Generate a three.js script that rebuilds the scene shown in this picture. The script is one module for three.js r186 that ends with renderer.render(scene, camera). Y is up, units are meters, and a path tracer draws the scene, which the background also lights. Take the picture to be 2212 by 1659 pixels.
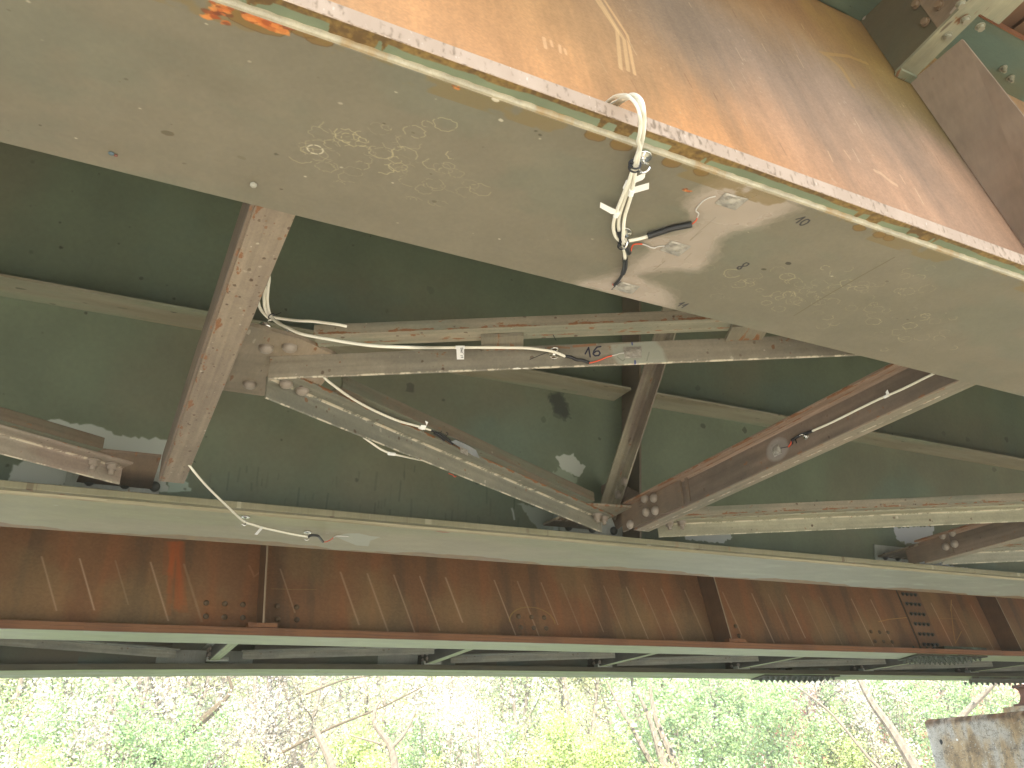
import * as THREE from 'three';
import { mergeGeometries } from 'three/addons/utils/BufferGeometryUtils.js';

// ---------------------------------------------------------------- camera, sky, sun, exposure
const scene = new THREE.Scene();
const EYE = 1.55;                                   // eye height above the ground, metres
const AX = { L: [0.89179961, 0.16187104, 0.42248222], U: [-0.04361452, -0.89869809, 0.43639377], T: [-0.45032348, 0.40760215, 0.79439867] };
const camera = new THREE.PerspectiveCamera(50.72, 4 / 3, 0.05, 2000);
{
  const r = new THREE.Vector3(AX.L[0], AX.U[0], -AX.T[0]), u = new THREE.Vector3(-AX.L[1], -AX.U[1], AX.T[1]), b = new THREE.Vector3(-AX.L[2], -AX.U[2], AX.T[2]);
  const m = new THREE.Matrix4().makeBasis(r, u, b);
  camera.quaternion.setFromRotationMatrix(m);
  camera.position.set(0, EYE, 0);
}
scene.add(camera);
const renderer = new THREE.WebGLRenderer({ antialias: true });
renderer.toneMapping = THREE.LinearToneMapping;
renderer.toneMappingExposure = 6.2;
renderer.shadowMap.enabled = true;

const SUN = new THREE.Vector3(-0.30, 0.69, 0.66).normalize();
{
  const W = 512, H = 256, d = new Float32Array(W * H * 4);
  for (let j = 0; j < H; j++) for (let i = 0; i < W; i++) {
    const el = ((j + 0.5) / H - 0.5) * Math.PI, s = Math.max(0, Math.sin(el));
    const k = Math.pow(1 - s, 3), o = (j * W + i) * 4;
    const low = el < 0 ? 0.35 : 1;
    d[o] = (0.42 + 0.70 * k) * low; d[o + 1] = (0.56 + 0.60 * k) * low; d[o + 2] = (0.80 + 0.36 * k) * low; d[o + 3] = 1;
  }
  const t = new THREE.DataTexture(d, W, H, THREE.RGBAFormat, THREE.FloatType);
  t.mapping = THREE.EquirectangularReflectionMapping; t.magFilter = t.minFilter = THREE.LinearFilter; t.needsUpdate = true;
  scene.background = t; scene.environment = t;
}
const sun = new THREE.DirectionalLight(new THREE.Color(1, 0.95, 0.88), 3.6);
sun.shadow.radius = 6;
sun.position.copy(SUN).multiplyScalar(60); sun.castShadow = true;
Object.assign(sun.shadow.camera, { left: -60, right: 60, top: 60, bottom: -60, near: 1, far: 160 });
sun.shadow.mapSize.set(2048, 2048);
scene.add(sun, sun.target);
scene.fog = new THREE.FogExp2(0xf3f5ea, 0.005);

// ---------------------------------------------------------------- helpers
let seed = 7;
const rnd = () => { seed = (seed * 1664525 + 1013904223) >>> 0; return seed / 4294967296; };
const rr = (a, b) => a + (b - a) * rnd();
const V = (L, h, T) => new THREE.Vector3(L, EYE + h, -T);     // L along the bridge, h above the eye, T across it
const FX = 1750, CX = 1106, CY = 829.5;
function ray(x, y) { const v = [x - CX, y - CY, FX], q = a => v[0] * a[0] + v[1] * a[1] + v[2] * a[2]; return [q(AX.L), q(AX.U), q(AX.T)]; }
const sc3 = (d, k) => [d[0] * k, d[1] * k, d[2] * k];
const onH = (x, y, h) => { const d = ray(x, y); return sc3(d, h / d[1]); };
const onT = (x, y, t) => { const d = ray(x, y); return sc3(d, t / d[2]); };
const onL = (x, y, l) => { const d = ray(x, y); return sc3(d, l / d[0]); };
const P3 = a => V(a[0], a[1], a[2]);
const sm = (a, b, x) => { const t = Math.min(1, Math.max(0, (x - a) / (b - a))); return t * t * (3 - 2 * t); };
const mix = (a, b, t) => a + (b - a) * t;

const taken = {};
function numbered(n) { taken[n] = (taken[n] ?? -1) + 1; return taken[n] ? n + '_' + String(taken[n]).padStart(3, '0') : n; }
function tag(o, label, category, group, kind) {
  if (label) o.userData.label = label; if (category) o.userData.category = category; if (group) o.userData.group = group; if (kind) o.userData.kind = kind; return o;
}
function thing(name, label, category, group) { const g = new THREE.Group(); g.name = numbered(name); scene.add(g); return tag(g, label, category, group); }
function part(name, geo, mat, parent, label) {
  const m = new THREE.Mesh(geo, mat); m.name = name; m.castShadow = m.receiveShadow = true; (parent || scene).add(m); if (label) m.userData.label = label; return m;
}
// geometry collector
class MB {
  constructor() { this.p = []; this.t = []; }
  tri(a, b, c, ua = [0, 0], ub = [1, 0], uc = [1, 1]) { for (const v of [a, b, c]) this.p.push(v.x, v.y, v.z); this.t.push(...ua, ...ub, ...uc); return this; }
  quad(a, b, c, d, ua = [0, 0], ub = [1, 0], uc = [1, 1], ud = [0, 1]) { this.tri(a, b, c, ua, ub, uc); return this.tri(a, c, d, ua, uc, ud); }
  geo() { const g = new THREE.BufferGeometry(); g.setAttribute('position', new THREE.Float32BufferAttribute(this.p, 3)); g.setAttribute('uv', new THREE.Float32BufferAttribute(this.t, 2)); g.computeVertexNormals(); return g; }
}
// sweep a closed profile [[a,b],...] from p0 to p1
function sweep(prof, p0, p1, A, B, { uPer = 2, norm = false, seg = 1, mb = new MB(), sag, caps = true } = {}) {
  const len = p0.distanceTo(p1), n = prof.length, cum = [0];
  for (let i = 0; i < n; i++) { const q = prof[(i + 1) % n]; cum.push(cum[i] + Math.hypot(q[0] - prof[i][0], q[1] - prof[i][1])); }
  const per = cum[n], at = (q, f) => { const v = p0.clone().lerp(p1, f).addScaledVector(A, q[0]).addScaledVector(B, q[1]); if (sag) v.y += sag(v.x); return v; };
  for (let s = 0; s < seg; s++) {
    const f0 = s / seg, f1 = (s + 1) / seg, u0 = norm ? f0 : f0 * len / uPer, u1 = norm ? f1 : f1 * len / uPer;
    for (let i = 0; i < n; i++) {
      const a = prof[i], b = prof[(i + 1) % n], v0 = cum[i] / per, v1 = cum[i + 1] / per;
      mb.quad(at(a, f0), at(a, f1), at(b, f1), at(b, f0), [u0, v0], [u1, v0], [u1, v1], [u0, v1]);
    }
  }
  if (caps) {
    const tri = THREE.ShapeUtils.triangulateShape(prof.map(q => new THREE.Vector2(q[0], q[1])), []);
    for (const f of [0, 1]) for (const t of tri) mb.tri(...t.map(i => at(prof[i], f)), ...t.map(i => [prof[i][0] * 0.5 + f * len / uPer, prof[i][1] * 0.5]));
  }
  return mb;
}
const UP = new THREE.Vector3(0, 1, 0), DX = new THREE.Vector3(1, 0, 0), DT = new THREE.Vector3(0, 0, -1);
// a box between corner values in (L,h,T)
function boxG(l0, l1, h0, h1, t0, t1, uPer = 1) {
  return sweep([[t0, h0], [t1, h0], [t1, h1], [t0, h1]], V(l0, 0, 0), V(l1, 0, 0), DT, UP, { uPer }).geo();
}
// a slab over a polygon of points, pushed out by thickness along n; uv in metres
function slab(pts, n, th, us = 1) {
  const mb = new MB(), e = pts[1].clone().sub(pts[0]).normalize(), f = n.clone().cross(e).normalize(), q = pts.map(p => new THREE.Vector2(p.clone().sub(pts[0]).dot(e), p.clone().sub(pts[0]).dot(f)));
  const up = pts.map(p => p.clone().addScaledVector(n, th)), uv = q.map(v => [v.x * us, v.y * us]);
  for (const t of THREE.ShapeUtils.triangulateShape(q, [])) { mb.tri(...t.map(i => pts[i]), ...t.map(i => uv[i])); mb.tri(...t.map(i => up[i]), ...t.map(i => uv[i])); }
  for (let i = 0; i < pts.length; i++) { const j = (i + 1) % pts.length; mb.quad(pts[i], pts[j], up[j], up[i], uv[i], uv[j], [uv[j][0], uv[j][1] + th], [uv[i][0], uv[i][1] + th]); }
  return mb.geo();
}
function tubeG(pts, r, seg = 40, rad = 7, tens = 0.5) { return new THREE.TubeGeometry(new THREE.CatmullRomCurve3(pts, false, 'centripetal', tens), seg, r, rad, false); }
function place(geo, pos, dir, from = UP) { geo.applyQuaternion(new THREE.Quaternion().setFromUnitVectors(from, dir.clone().normalize())); geo.translate(pos.x, pos.y, pos.z); return geo; }
const domeG = (r, pos, n) => { const g = new THREE.SphereGeometry(r, 14, 7, 0, Math.PI * 2, 0, Math.PI / 2); g.scale(1, 0.72, 1); const f = new THREE.CylinderGeometry(r, r * 1.02, r * 0.2, 14, 1, true); f.translate(0, -r * 0.1, 0); const m = mergeGeometries([g.toNonIndexed(), f.toNonIndexed()]); m.translate(0, r * 0.2, 0); return place(m, pos, n); };
function boltG(r, pos, n, nut = true) {
  const a = [];
  const w = new THREE.CylinderGeometry(r * 1.35, r * 1.35, r * 0.22, 14); w.translate(0, r * 0.11, 0); a.push(w);
  const x = new THREE.CylinderGeometry(r, r, r * 0.95, 6); x.translate(0, r * 0.7, 0); a.push(x);
  if (nut) { const s = new THREE.CylinderGeometry(r * 0.52, r * 0.55, r * 1.0, 10); s.translate(0, r * 1.55, 0); a.push(s); }
  return place(mergeGeometries(a.map(g => g.toNonIndexed())), pos, n);
}

// ---------------------------------------------------------------- noise and textures
const NS = 256;
function noiseField(sd, oct, base) {
  let s = sd; const r = () => { s = (s * 1103515245 + 12345) >>> 0; return s / 4294967296; };
  const f = new Float32Array(NS * NS); let amp = 1, tot = 0;
  for (let o = 0; o < oct; o++) {
    const n = base << o; if (n > NS) break; const g = new Float32Array(n * n); for (let i = 0; i < n * n; i++) g[i] = r();
    for (let y = 0; y < NS; y++) for (let x = 0; x < NS; x++) {
      const gx = x / NS * n, gy = y / NS * n, ix = gx | 0, iy = gy | 0; let fx = gx - ix, fy = gy - iy; fx = fx * fx * (3 - 2 * fx); fy = fy * fy * (3 - 2 * fy);
      const a = g[iy * n + ix], b = g[iy * n + (ix + 1) % n], c = g[((iy + 1) % n) * n + ix], d = g[((iy + 1) % n) * n + (ix + 1) % n];
      f[y * NS + x] += amp * ((a + (b - a) * fx) * (1 - fy) + (c + (d - c) * fx) * fy);
    }
    tot += amp; amp *= 0.55;
  }
  let lo = 1e9, hi = -1e9; for (const v of f) { lo = Math.min(lo, v); hi = Math.max(hi, v); }
  for (let i = 0; i < f.length; i++) f[i] = (f[i] - lo) / (hi - lo);
  return (x, y) => {
    x = (x % 1 + 1) % 1 * NS; y = (y % 1 + 1) % 1 * NS; const ix = x | 0, iy = y | 0, fx = x - ix, fy = y - iy, jx = (ix + 1) % NS, jy = (iy + 1) % NS;
    return (f[iy * NS + ix] * (1 - fx) + f[iy * NS + jx] * fx) * (1 - fy) + (f[jy * NS + ix] * (1 - fx) + f[jy * NS + jx] * fx) * fy;
  };
}
const nA = noiseField(11, 6, 4), nB = noiseField(23, 6, 4), nC = noiseField(37, 5, 8), nF = noiseField(51, 3, 64);
// canvas texture: pix(x, y, u, v) -> [r,g,b] sRGB 0..255 first, then draw(ctx) on top; then finish(pixels)
function tex(w, h, pix, draw, { repeat = true, data = false, post } = {}) {
  const c = document.createElement('canvas'); c.width = w; c.height = h; const g = c.getContext('2d'), im = g.createImageData(w, h), d = im.data;
  for (let y = 0; y < h; y++) for (let x = 0; x < w; x++) { const q = pix(x, y, x / w, y / h), o = (y * w + x) * 4; d[o] = q[0]; d[o + 1] = q[1]; d[o + 2] = q[2]; d[o + 3] = 255; }
  g.putImageData(im, 0, 0);
  if (draw) draw(g, w, h);
  if (post) { const i2 = g.getImageData(0, 0, w, h); post(i2.data, w, h); g.putImageData(i2, 0, 0); }
  const t = new THREE.CanvasTexture(c); t.colorSpace = data ? THREE.NoColorSpace : THREE.SRGBColorSpace; t.wrapS = t.wrapT = repeat ? THREE.RepeatWrapping : THREE.ClampToEdgeWrapping; return t;
}
const lerp3 = (a, b, t) => [mix(a[0], b[0], t), mix(a[1], b[1], t), mix(a[2], b[2], t)];
const mul3 = (a, k) => [a[0] * k, a[1] * k, a[2] * k];
function blob(g, x, y, r, n = 9, jag = 0.35, sx = 1, sy = 1) { g.beginPath(); for (let i = 0; i < n; i++) { const a = i / n * 6.283, q = r * (1 - jag * rnd()); g.lineTo(x + Math.cos(a) * q * sx, y + Math.sin(a) * q * sy); } g.closePath(); }
const std = (map, o = {}) => new THREE.MeshStandardMaterial({ map, roughness: 0.6, metalness: 0, ...o });

// painted angle steel: v runs round the profile, edges rust. W x H canvas, u = length
function steelPaint(sd, { w = 2048, h = 160, len = 2, base = [144, 132, 115], alt = [130, 124, 108], rust = 0.5, edges = [], edgeW = 0.03, spots = 240, pale = [], draw } = {}) {
  seed = sd;
  const ox = sd * 0.137, oy = sd * 0.071;
  const t = tex(w, h, (x, y, u, v) => {
    const m = u * len, n1 = nA(m * 0.9 + ox, v * 0.6 + oy), n2 = nC(m * 4 + ox, v * 1.2), br = nB(m * 0.6 + oy, v * 5 + ox), f = nF(m * 3, v * 0.8);
    let c = lerp3(base, alt, sm(0.3, 0.75, n1)); c = mul3(c, 0.88 + 0.14 * br + 0.10 * (f - 0.5) + 0.08 * (n2 - 0.5));
    let e = 0; for (const q of edges) { const dv = Math.abs(1 - v - q); e = Math.max(e, 1 - Math.min(dv, 1 - dv) / edgeW); }
    for (const q of pale) { const dv = Math.abs(1 - v - q); if (dv < 0.022) c = lerp3(c, [200, 190, 170], sm(0.25, 0.5, n2 + (f - 0.5) * 0.5) * 0.85); }  // chalky pale bands also paint in the fillet highlight and ground-lit tip
    const k = n2 * 0.75 + nA(m * 6 + oy, v * 3 + ox) * 0.45 + Math.max(0, e) * 0.34 * rust * 2;
    const ru = sm(0.93, 1.02, k + 0.10 * rust - 0.05);
    const rc = lerp3([104, 68, 44], [152, 104, 66], nF(m * 7, v * 3));
    return lerp3(c, rc, ru * 0.9);
  }, (g, W, H) => {
    for (let i = 0; i < spots * len / 2; i++) {
      const x = rnd() * W, y = rnd() * H, r = Math.pow(rnd(), 3) * 5 + 0.8;
      g.fillStyle = rnd() < 0.5 ? `rgba(70,52,38,${rr(0.3, 0.8)})` : rnd() < 0.6 ? `rgba(120,74,44,${rr(0.3, 0.7)})` : `rgba(196,188,172,${rr(0.2, 0.6)})`;
      blob(g, x, y, r, 7, 0.5, 1.5, H / 160); g.fill();
    }
    if (draw) draw(g, W, H);
  });
  return std(t, { roughness: 0.62, bumpMap: t, bumpScale: 0.0012 });
}
// dark green corrosion paint, mapped in metres or over a known panel
function greenPaint(sd, { w = 1024, h = 512, lw = 4, lh = 2, base = [110, 121, 99], alt = [116, 114, 94], cool = [108, 126, 112], draw, repeat = true } = {}) {
  seed = sd;
  const t = tex(w, h, (x, y, u, v) => {
    const m = u * lw, k = v * lh, n1 = nA(m * 0.25 + sd * 0.13, k * 0.25), n2 = nB(m * 0.35, k * 0.5 + sd * 0.31), st = nC(m * 0.9, k * 0.2 + sd * 0.2), f = nF(m * 1.2, k * 1.2);
    let c = lerp3(base, alt, sm(0.42, 0.8, n1)); c = lerp3(c, cool, sm(0.5, 0.85, n2) * 0.75);
    return mul3(c, 0.95 + 0.05 * (st - 0.5) + 0.07 * (f - 0.5) + 0.10 * (nB(m, k) - 0.5));
  }, (g, W, H) => {
    for (let i = 0; i < 90; i++) { g.fillStyle = `rgba(40,42,34,${rr(0.1, 0.5)})`; blob(g, rnd() * W, rnd() * H, Math.pow(rnd(), 3) * 7 + 1, 8, 0.5); g.fill(); }
    if (draw) draw(g, W, H);
  }, { repeat });
  return std(t, { roughness: 0.62 });
}

// plain materials
const M = {
  cable: new THREE.MeshStandardMaterial({ color: new THREE.Color(0.80, 0.77, 0.66), roughness: 0.45 }),
  black: new THREE.MeshStandardMaterial({ color: new THREE.Color(0.018, 0.018, 0.02), roughness: 0.4 }),
  red: new THREE.MeshStandardMaterial({ color: new THREE.Color(0.72, 0.09, 0.035), roughness: 0.5 }),
  lead: new THREE.MeshStandardMaterial({ color: new THREE.Color(0.55, 0.53, 0.5), roughness: 0.5 }),
  chrome: new THREE.MeshStandardMaterial({ color: new THREE.Color(0.78, 0.77, 0.74), roughness: 0.16, metalness: 1 }),
  paper: new THREE.MeshStandardMaterial({ color: new THREE.Color(0.88, 0.88, 0.86), roughness: 0.7 }),
  ink: new THREE.MeshStandardMaterial({ color: new THREE.Color(0.04, 0.04, 0.05), roughness: 0.7 }),
  rivet: new THREE.MeshStandardMaterial({ color: new THREE.Color(0.29, 0.25, 0.21), roughness: 0.42 }),
  darkRivet: new THREE.MeshStandardMaterial({ color: new THREE.Color(0.075, 0.08, 0.068), roughness: 0.38 }),
  rustRivet: new THREE.MeshStandardMaterial({ color: new THREE.Color(0.2, 0.14, 0.085), roughness: 0.65 }),
  olive: new THREE.MeshStandardMaterial({ color: new THREE.Color(0.26, 0.25, 0.18), roughness: 0.5 }),
  greenBolt: new THREE.MeshStandardMaterial({ color: new THREE.Color(0.10, 0.12, 0.085), roughness: 0.5 }),
};
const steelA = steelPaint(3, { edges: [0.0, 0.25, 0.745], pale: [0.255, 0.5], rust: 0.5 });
const steelB = steelPaint(5, { base: [150, 142, 124], alt: [132, 132, 116], edges: [0.02, 0.25, 0.745], pale: [], rust: 0.5 });
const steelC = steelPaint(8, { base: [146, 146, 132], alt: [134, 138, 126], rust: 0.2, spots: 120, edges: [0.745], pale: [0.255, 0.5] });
const freshPaint = steelPaint(13, { base: [172, 176, 168], alt: [160, 168, 158], rust: 0.0, spots: 60, len: 1, w: 512 });
const green = greenPaint(17, {});
const greenLight = greenPaint(19, { base: [112, 124, 100], alt: [120, 124, 98], cool: [112, 130, 116] });
const foilTex = tex(128, 128, (x, y, u, v) => { const n = nC(u * 0.6, v * 0.6), f = nF(u * 0.7, v * 0.7); return mul3([188, 182, 172], 0.7 + 0.32 * n + 0.18 * (f - 0.5)); });
M.foil = new THREE.MeshStandardMaterial({ map: foilTex, roughness: 0.42, metalness: 0.3 });

// ---------------------------------------------------------------- ground and deck
{
  const t = tex(512, 512, (x, y, u, v) => { const n = nA(u, v), m = nB(u, v), f = nF(u, v); return mul3(lerp3([146, 138, 112], [182, 172, 156], sm(0.3, 0.6, n)), 0.75 + 0.3 * m + 0.2 * (f - 0.5)); });
  t.repeat.set(90, 90);
  const g = new THREE.PlaneGeometry(900, 900, 1, 1); g.rotateX(-Math.PI / 2); g.translate(0, 0, -60);
  const m = part('ground', g, std(t, { roughness: 0.95 }), scene); m.userData.kind = 'structure';
}

// point on a leaning web plane T = t1 + lean * (h - 1)
function onWeb(x, y, t1, lean) { const d = ray(x, y), k = (t1 - lean) / (d[2] - lean * d[1]); return sc3(d, k); }

// flange plate between T edges; underside uv covers [u0,u1] x [Tn,Tf]
function flange(name, mat, parent, { L0, L1, Tn, Tf, h0, h1, s = 0, seg = 12, sag = () => 0, u0, u1, side = 1 }) {
  u0 ??= L0; u1 ??= L1; const mb = new MB(), e = 0.0025;
  const pr = [[Tn + e, h0], [Tf - e, h0], [Tf, h0 + e], [Tf, h1 - e], [Tf - e, h1], [Tn + e, h1], [Tn, h1 - e], [Tn, h0 + e]];
  for (let i = 0; i < seg; i++) {
    const a = mix(L0, L1, i / seg), b = mix(L0, L1, (i + 1) / seg), ua = (a - u0) / (u1 - u0), ub = (b - u0) / (u1 - u0);
    for (let j = 0; j < 8; j++) {
      const p = pr[j], q = pr[(j + 1) % 8], f = t => 1 - (t - Tn) / (Tf - Tn), at = (l, w) => V(l, w[1] + sag(l), w[0] + s * l);
      mb.quad(at(a, p), at(b, p), at(b, q), at(a, q), [ua, f(p[0])], [ub, f(p[0])], [ub, f(q[0])], [ua, f(q[0])]);
    }
  }
  for (const l of [L0, L1]) mb.quad(V(l, h0 + sag(l), Tn + s * l), V(l, h0 + sag(l), Tf + s * l), V(l, h1 + sag(l), Tf + s * l), V(l, h1 + sag(l), Tn + s * l));
  return part(name, mb.geo(), mat, parent);
}
// leaning web plate from h0 to h1; t is its T at h = 1
function webPlate(mat, parent, { L0, L1, t, lean, h0, h1, s = 0, th = 0.012, u0, u1, v0, v1, seg = 8, sag = () => 0 }) {
  const mb = new MB(); u0 ??= L0; u1 ??= L1; v0 ??= h0; v1 ??= h1;
  for (let i = 0; i < seg; i++) {
    const a = mix(L0, L1, i / seg), b = mix(L0, L1, (i + 1) / seg), at = (l, h, o) => V(l, h + sag(l), t + lean * (h - 1) + o + s * l), uv = (l, h) => [(l - u0) / (u1 - u0), (h - v0) / (v1 - v0)];
    for (const o of [-th / 2, th / 2]) mb.quad(at(a, h0, o), at(b, h0, o), at(b, h1, o), at(a, h1, o), uv(a, h0), uv(b, h0), uv(b, h1), uv(a, h1));
    for (const h of [h0, h1]) mb.quad(at(a, h, -th / 2), at(b, h, -th / 2), at(b, h, th / 2), at(a, h, th / 2));
  }
  return part('web', mb.geo(), mat, parent);
}
// a stiffener plate standing on a web, in the plane L = const
function stiffG({ L, t, lean, s = 0, h0, h1, w, dir, th = 0.012 }) {
  const at = (h, o) => V(L - th / 2, h, t + lean * (h - 1) + s * L + dir * o);
  return slab([at(h0, 0.004), at(h0, w), at(h1, w), at(h1, 0.004)], DX, th, 0.5);
}

// ================================================================ girder A, the near one
const A = { Tn: 0.875, Tf: 1.309, t: 1.02, lean: 0.19 };
const girderA = thing('steel_girder', 'nearest girder, broad grey flange across the top of the photo below an orange rusty web', 'girder');
{
  // underside of the cover plate, painted in (L,T)
  const L0 = -0.5, L1 = 2.6, T0 = A.Tn, T1 = A.Tf, W = 2048, H = 360;
  const X = (l) => (l - L0) / (L1 - L0) * W, Y = (t) => (t - T0) / (T1 - T0) * H;
  const px = (x, y, h = 1) => { const p = onH(x, y, h); return [X(p[0]), Y(p[2])]; };
  const path = (g, a) => { g.beginPath(); a.forEach((q, i) => { const p = px(...q); i ? g.lineTo(...p) : g.moveTo(...p); }); };
  const film = [[1548, 393], [1527, 408], [1502, 425], [1483, 440], [1482, 455], [1493, 480], [1450, 505], [1394, 516], [1393, 529], [1400, 538], [1388, 546], [1372, 556], [1361, 570], [1354, 584], [1339, 589], [1323, 594], [1301, 600], [1273, 605], [1226, 613], [1230, 640], [1300, 655], [1440, 680], [1456, 660], [1454, 644], [1443, 628], [1427, 617], [1410, 610], [1388, 604], [1372, 596], [1394, 589], [1427, 584], [1460, 582], [1494, 586], [1519, 578], [1545, 545], [1548, 520], [1585, 496], [1634, 490], [1667, 476], [1708, 456], [1730, 440], [1560, 380]];
  // film mask: sealant brushed round the gauges, softened by noise
  const mc = document.createElement('canvas'); mc.width = W; mc.height = H; const mg = mc.getContext('2d'); mg.fillStyle = '#000'; mg.fillRect(0, 0, W, H); mg.fillStyle = '#fff'; path(mg, film); mg.closePath(); mg.fill();
  const md = mg.getImageData(0, 0, W, H).data, mask = (x, y) => (x < 0 || y < 0 || x >= W || y >= H) ? 0 : md[((y | 0) * W + (x | 0)) * 4] / 255;
  const filmAt = (x, y) => { let m = 0; for (let i = 0; i < 9; i++) { const dx = (i % 3 - 1) * 7, dy = ((i / 3 | 0) - 1) * 6; m += mask(x + dx + (nC(x / 300, y / 300 + i * 0.1) - 0.5) * 36, y + dy + (nC(y / 300 + i * 0.13, x / 300) - 0.5) * 26); } return m / 9; };
  const fm = new Float32Array(W * H); for (let y = 0; y < H; y++) for (let x = 0; x < W; x++) fm[y * W + x] = filmAt(x, y);
  seed = 77;
  const t = tex(W, H, (x, y, u, v) => {
    const m = u * (L1 - L0), k = v * (T1 - T0), a = nA(m * 0.5, k * 0.9), b = nB(m * 0.8 + 0.3, k * 1.6), c = nC(m * 2, k * 2.4), f = nF(m * 2.4, k * 2.4);
    let col = lerp3([119, 113, 96], [124, 117, 100], sm(0.3, 0.7, a)); col = lerp3(col, [115, 114, 98], sm(0.5, 0.8, b) * 0.7);
    col = mul3(col, 0.97 + 0.06 * (c - 0.5) + 0.06 * (f - 0.5));
    const q = fm[y * W + x] * (0.82 + 0.18 * c); col = lerp3(col, [176, 162, 150], q * 0.9);
    const ed = v * H / 14; if (ed < 2) { const e = sm(0.55, 0.7, c + (1 - ed / 2) * 0.22); col = lerp3(col, [122, 104, 66], e * 0.6); }
    return col;
  }, (g) => {
    // broken pale rings left on the paint
    g.lineCap = 'round';
    const rings = (n, cx, cy, sx, sy, al) => { for (let i = 0; i < n; i++) {
      const p = px(cx + (rnd() + rnd() - 1) * sx, cy + (rnd() + rnd() - 1) * sy), r = rr(6, 15); g.strokeStyle = `rgba(205,194,150,${al * rr(0.35, 1)})`; g.lineWidth = rr(0.6, 1.3);
      let a = rr(0, 6.28); const e = a + rr(2, 6.2); g.beginPath(); for (; a < e; a += 0.3) { const q = r * rr(0.85, 1.15); if (rnd() < 0.16) { g.stroke(); g.beginPath(); } g.lineTo(p[0] + Math.cos(a) * q, p[1] + Math.sin(a) * q * 0.9); } g.stroke();
    } };
    rings(46, 800, 330, 190, 70, 0.6); rings(16, 950, 400, 120, 60, 0.4); rings(60, 1830, 640, 210, 80, 0.55); rings(20, 1640, 610, 120, 50, 0.5); rings(14, 1990, 720, 120, 60, 0.6);
    { const p = px(681, 323); g.strokeStyle = 'rgba(216,208,184,.75)'; g.lineWidth = 1.8; g.setLineDash([7, 3]); g.beginPath(); g.ellipse(p[0], p[1], 9, 9, 0, 0, 6.28); g.stroke(); g.setLineDash([]); }
    for (let i = 0; i < 130; i++) { const p = px(rr(-50, 2200), rr(0, 850)); g.fillStyle = rnd() < 0.55 ? `rgba(58,52,38,${rr(0.2, 0.7)})` : `rgba(214,206,186,${rr(0.25, 0.7)})`; blob(g, p[0], p[1], rr(0.8, 3.4), 7, 0.5, 1.3); g.fill(); }
    for (const [x, y, r, c] of [[1703, 569, 5, 'rgba(50,46,34,.85)'], [1650, 582, 4, 'rgba(60,56,40,.8)'], [361, 287, 6, 'rgba(84,76,58,.7)'], [520, 340, 5, 'rgba(96,88,66,.4)'], [1047, 172, 5, 'rgba(226,222,208,.9)'], [1070, 216, 4, 'rgba(214,206,186,.8)']]) { const p = px(x, y); g.fillStyle = c; blob(g, p[0], p[1], r, 8, 0.4, 1.4); g.fill(); }
    // rust spots under the weld
    // brown run-off tongues below the weld
    for (const [x, y, r] of [[690, 82, 13], [655, 60, 16], [560, 30, 30], [1287, 295, 11], [1343, 316, 12], [1452, 354, 11], [1516, 374, 9], [1858, 495, 9], [1902, 510, 9], [1922, 517, 8], [640, 52, 10]]) { const p = px(x, y - 4); g.fillStyle = 'rgba(122,92,44,.75)'; blob(g, p[0], p[1] + 2, r, 14, 0.15, 1.3, 1); g.fill(); g.strokeStyle = 'rgba(84,60,32,.6)'; g.lineWidth = 1.2; g.stroke(); }
    // flaking rust under the weld
    for (const [x, y, a, b] of [[466, 34, 14, 9], [474, 22, 10, 9], [480, 10, 15, 12], [560, 42, 14, 7], [576, 47, 22, 8], [594, 53, 18, 6], [1484, 411, 7, 4], [985, 187, 5, 5]]) { const p = px(x, y); for (let k = 0; k < 16; k++) { g.fillStyle = ['rgba(150,74,34,.75)', 'rgba(190,104,48,.75)', 'rgba(208,132,66,.7)', 'rgba(104,54,30,.6)'][k % 4]; blob(g, p[0] + rr(-a, a) * 0.8, p[1] + rr(-b, b) * 0.9, rr(0.18, 0.5) * a, 9, 0.5, 1.2, 0.8); g.fill(); } }
    // pencil marks and figures
    const pen = (a, w, c = 'rgba(28,26,34,.9)') => { g.strokeStyle = c; g.lineWidth = w; path(g, a); g.stroke(); };
    const q4 = a => a.map(([x, y]) => [(2450 + x * 0.27125) / 1.6492, (600 + y * 0.27125) / 1.6492]), q3 = a => a.map(([x, y]) => [(2100 + x * 0.18083) / 1.6492, (800 + y * 0.18083) / 1.6492]);
    g.lineJoin = 'round';
    pen(q4([[1425, 668], [1480, 655], [1538, 638], [1428, 716]]), 2.4);
    pen(q4([[1598, 680], [1575, 668], [1540, 678], [1495, 705], [1475, 735], [1485, 747], [1520, 742], [1575, 715], [1600, 685], [1598, 680]]), 2.4);
    pen(q4([[797, 1246], [770, 1238], [735, 1256], [716, 1288], [692, 1320], [662, 1324], [650, 1308], [672, 1288], [716, 1288], [770, 1282], [803, 1258], [797, 1246]]), 2.4);
    pen(q3([[1770, 1562], [1866, 1536], [1752, 1606]]), 2.4); pen(q3([[1840, 1592], [1946, 1560], [1824, 1636]]), 2.4);
    pen([[1932, 556], [1860, 596], [1790, 636], [1715, 682]], 2.2, 'rgba(96,88,66,.75)'); pen(q3([[1490, 715], [1330, 850], [1250, 900]]), 1.2, 'rgba(120,110,92,.8)'); pen(q4([[370, 640], [150, 830], [30, 950]]), 1.1, 'rgba(120,112,98,.7)');
    pen(q3([[2210, 130], [1990, 300]]), 1, 'rgba(120,112,98,.7)'); pen(q3([[2010, 560], [1870, 700]]), 1, 'rgba(120,112,98,.6)');
    pen(q3([[440, 1282], [520, 1200], [610, 1125]]), 1.8, 'rgba(30,32,48,.8)');
  }, { repeat: false });
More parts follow.
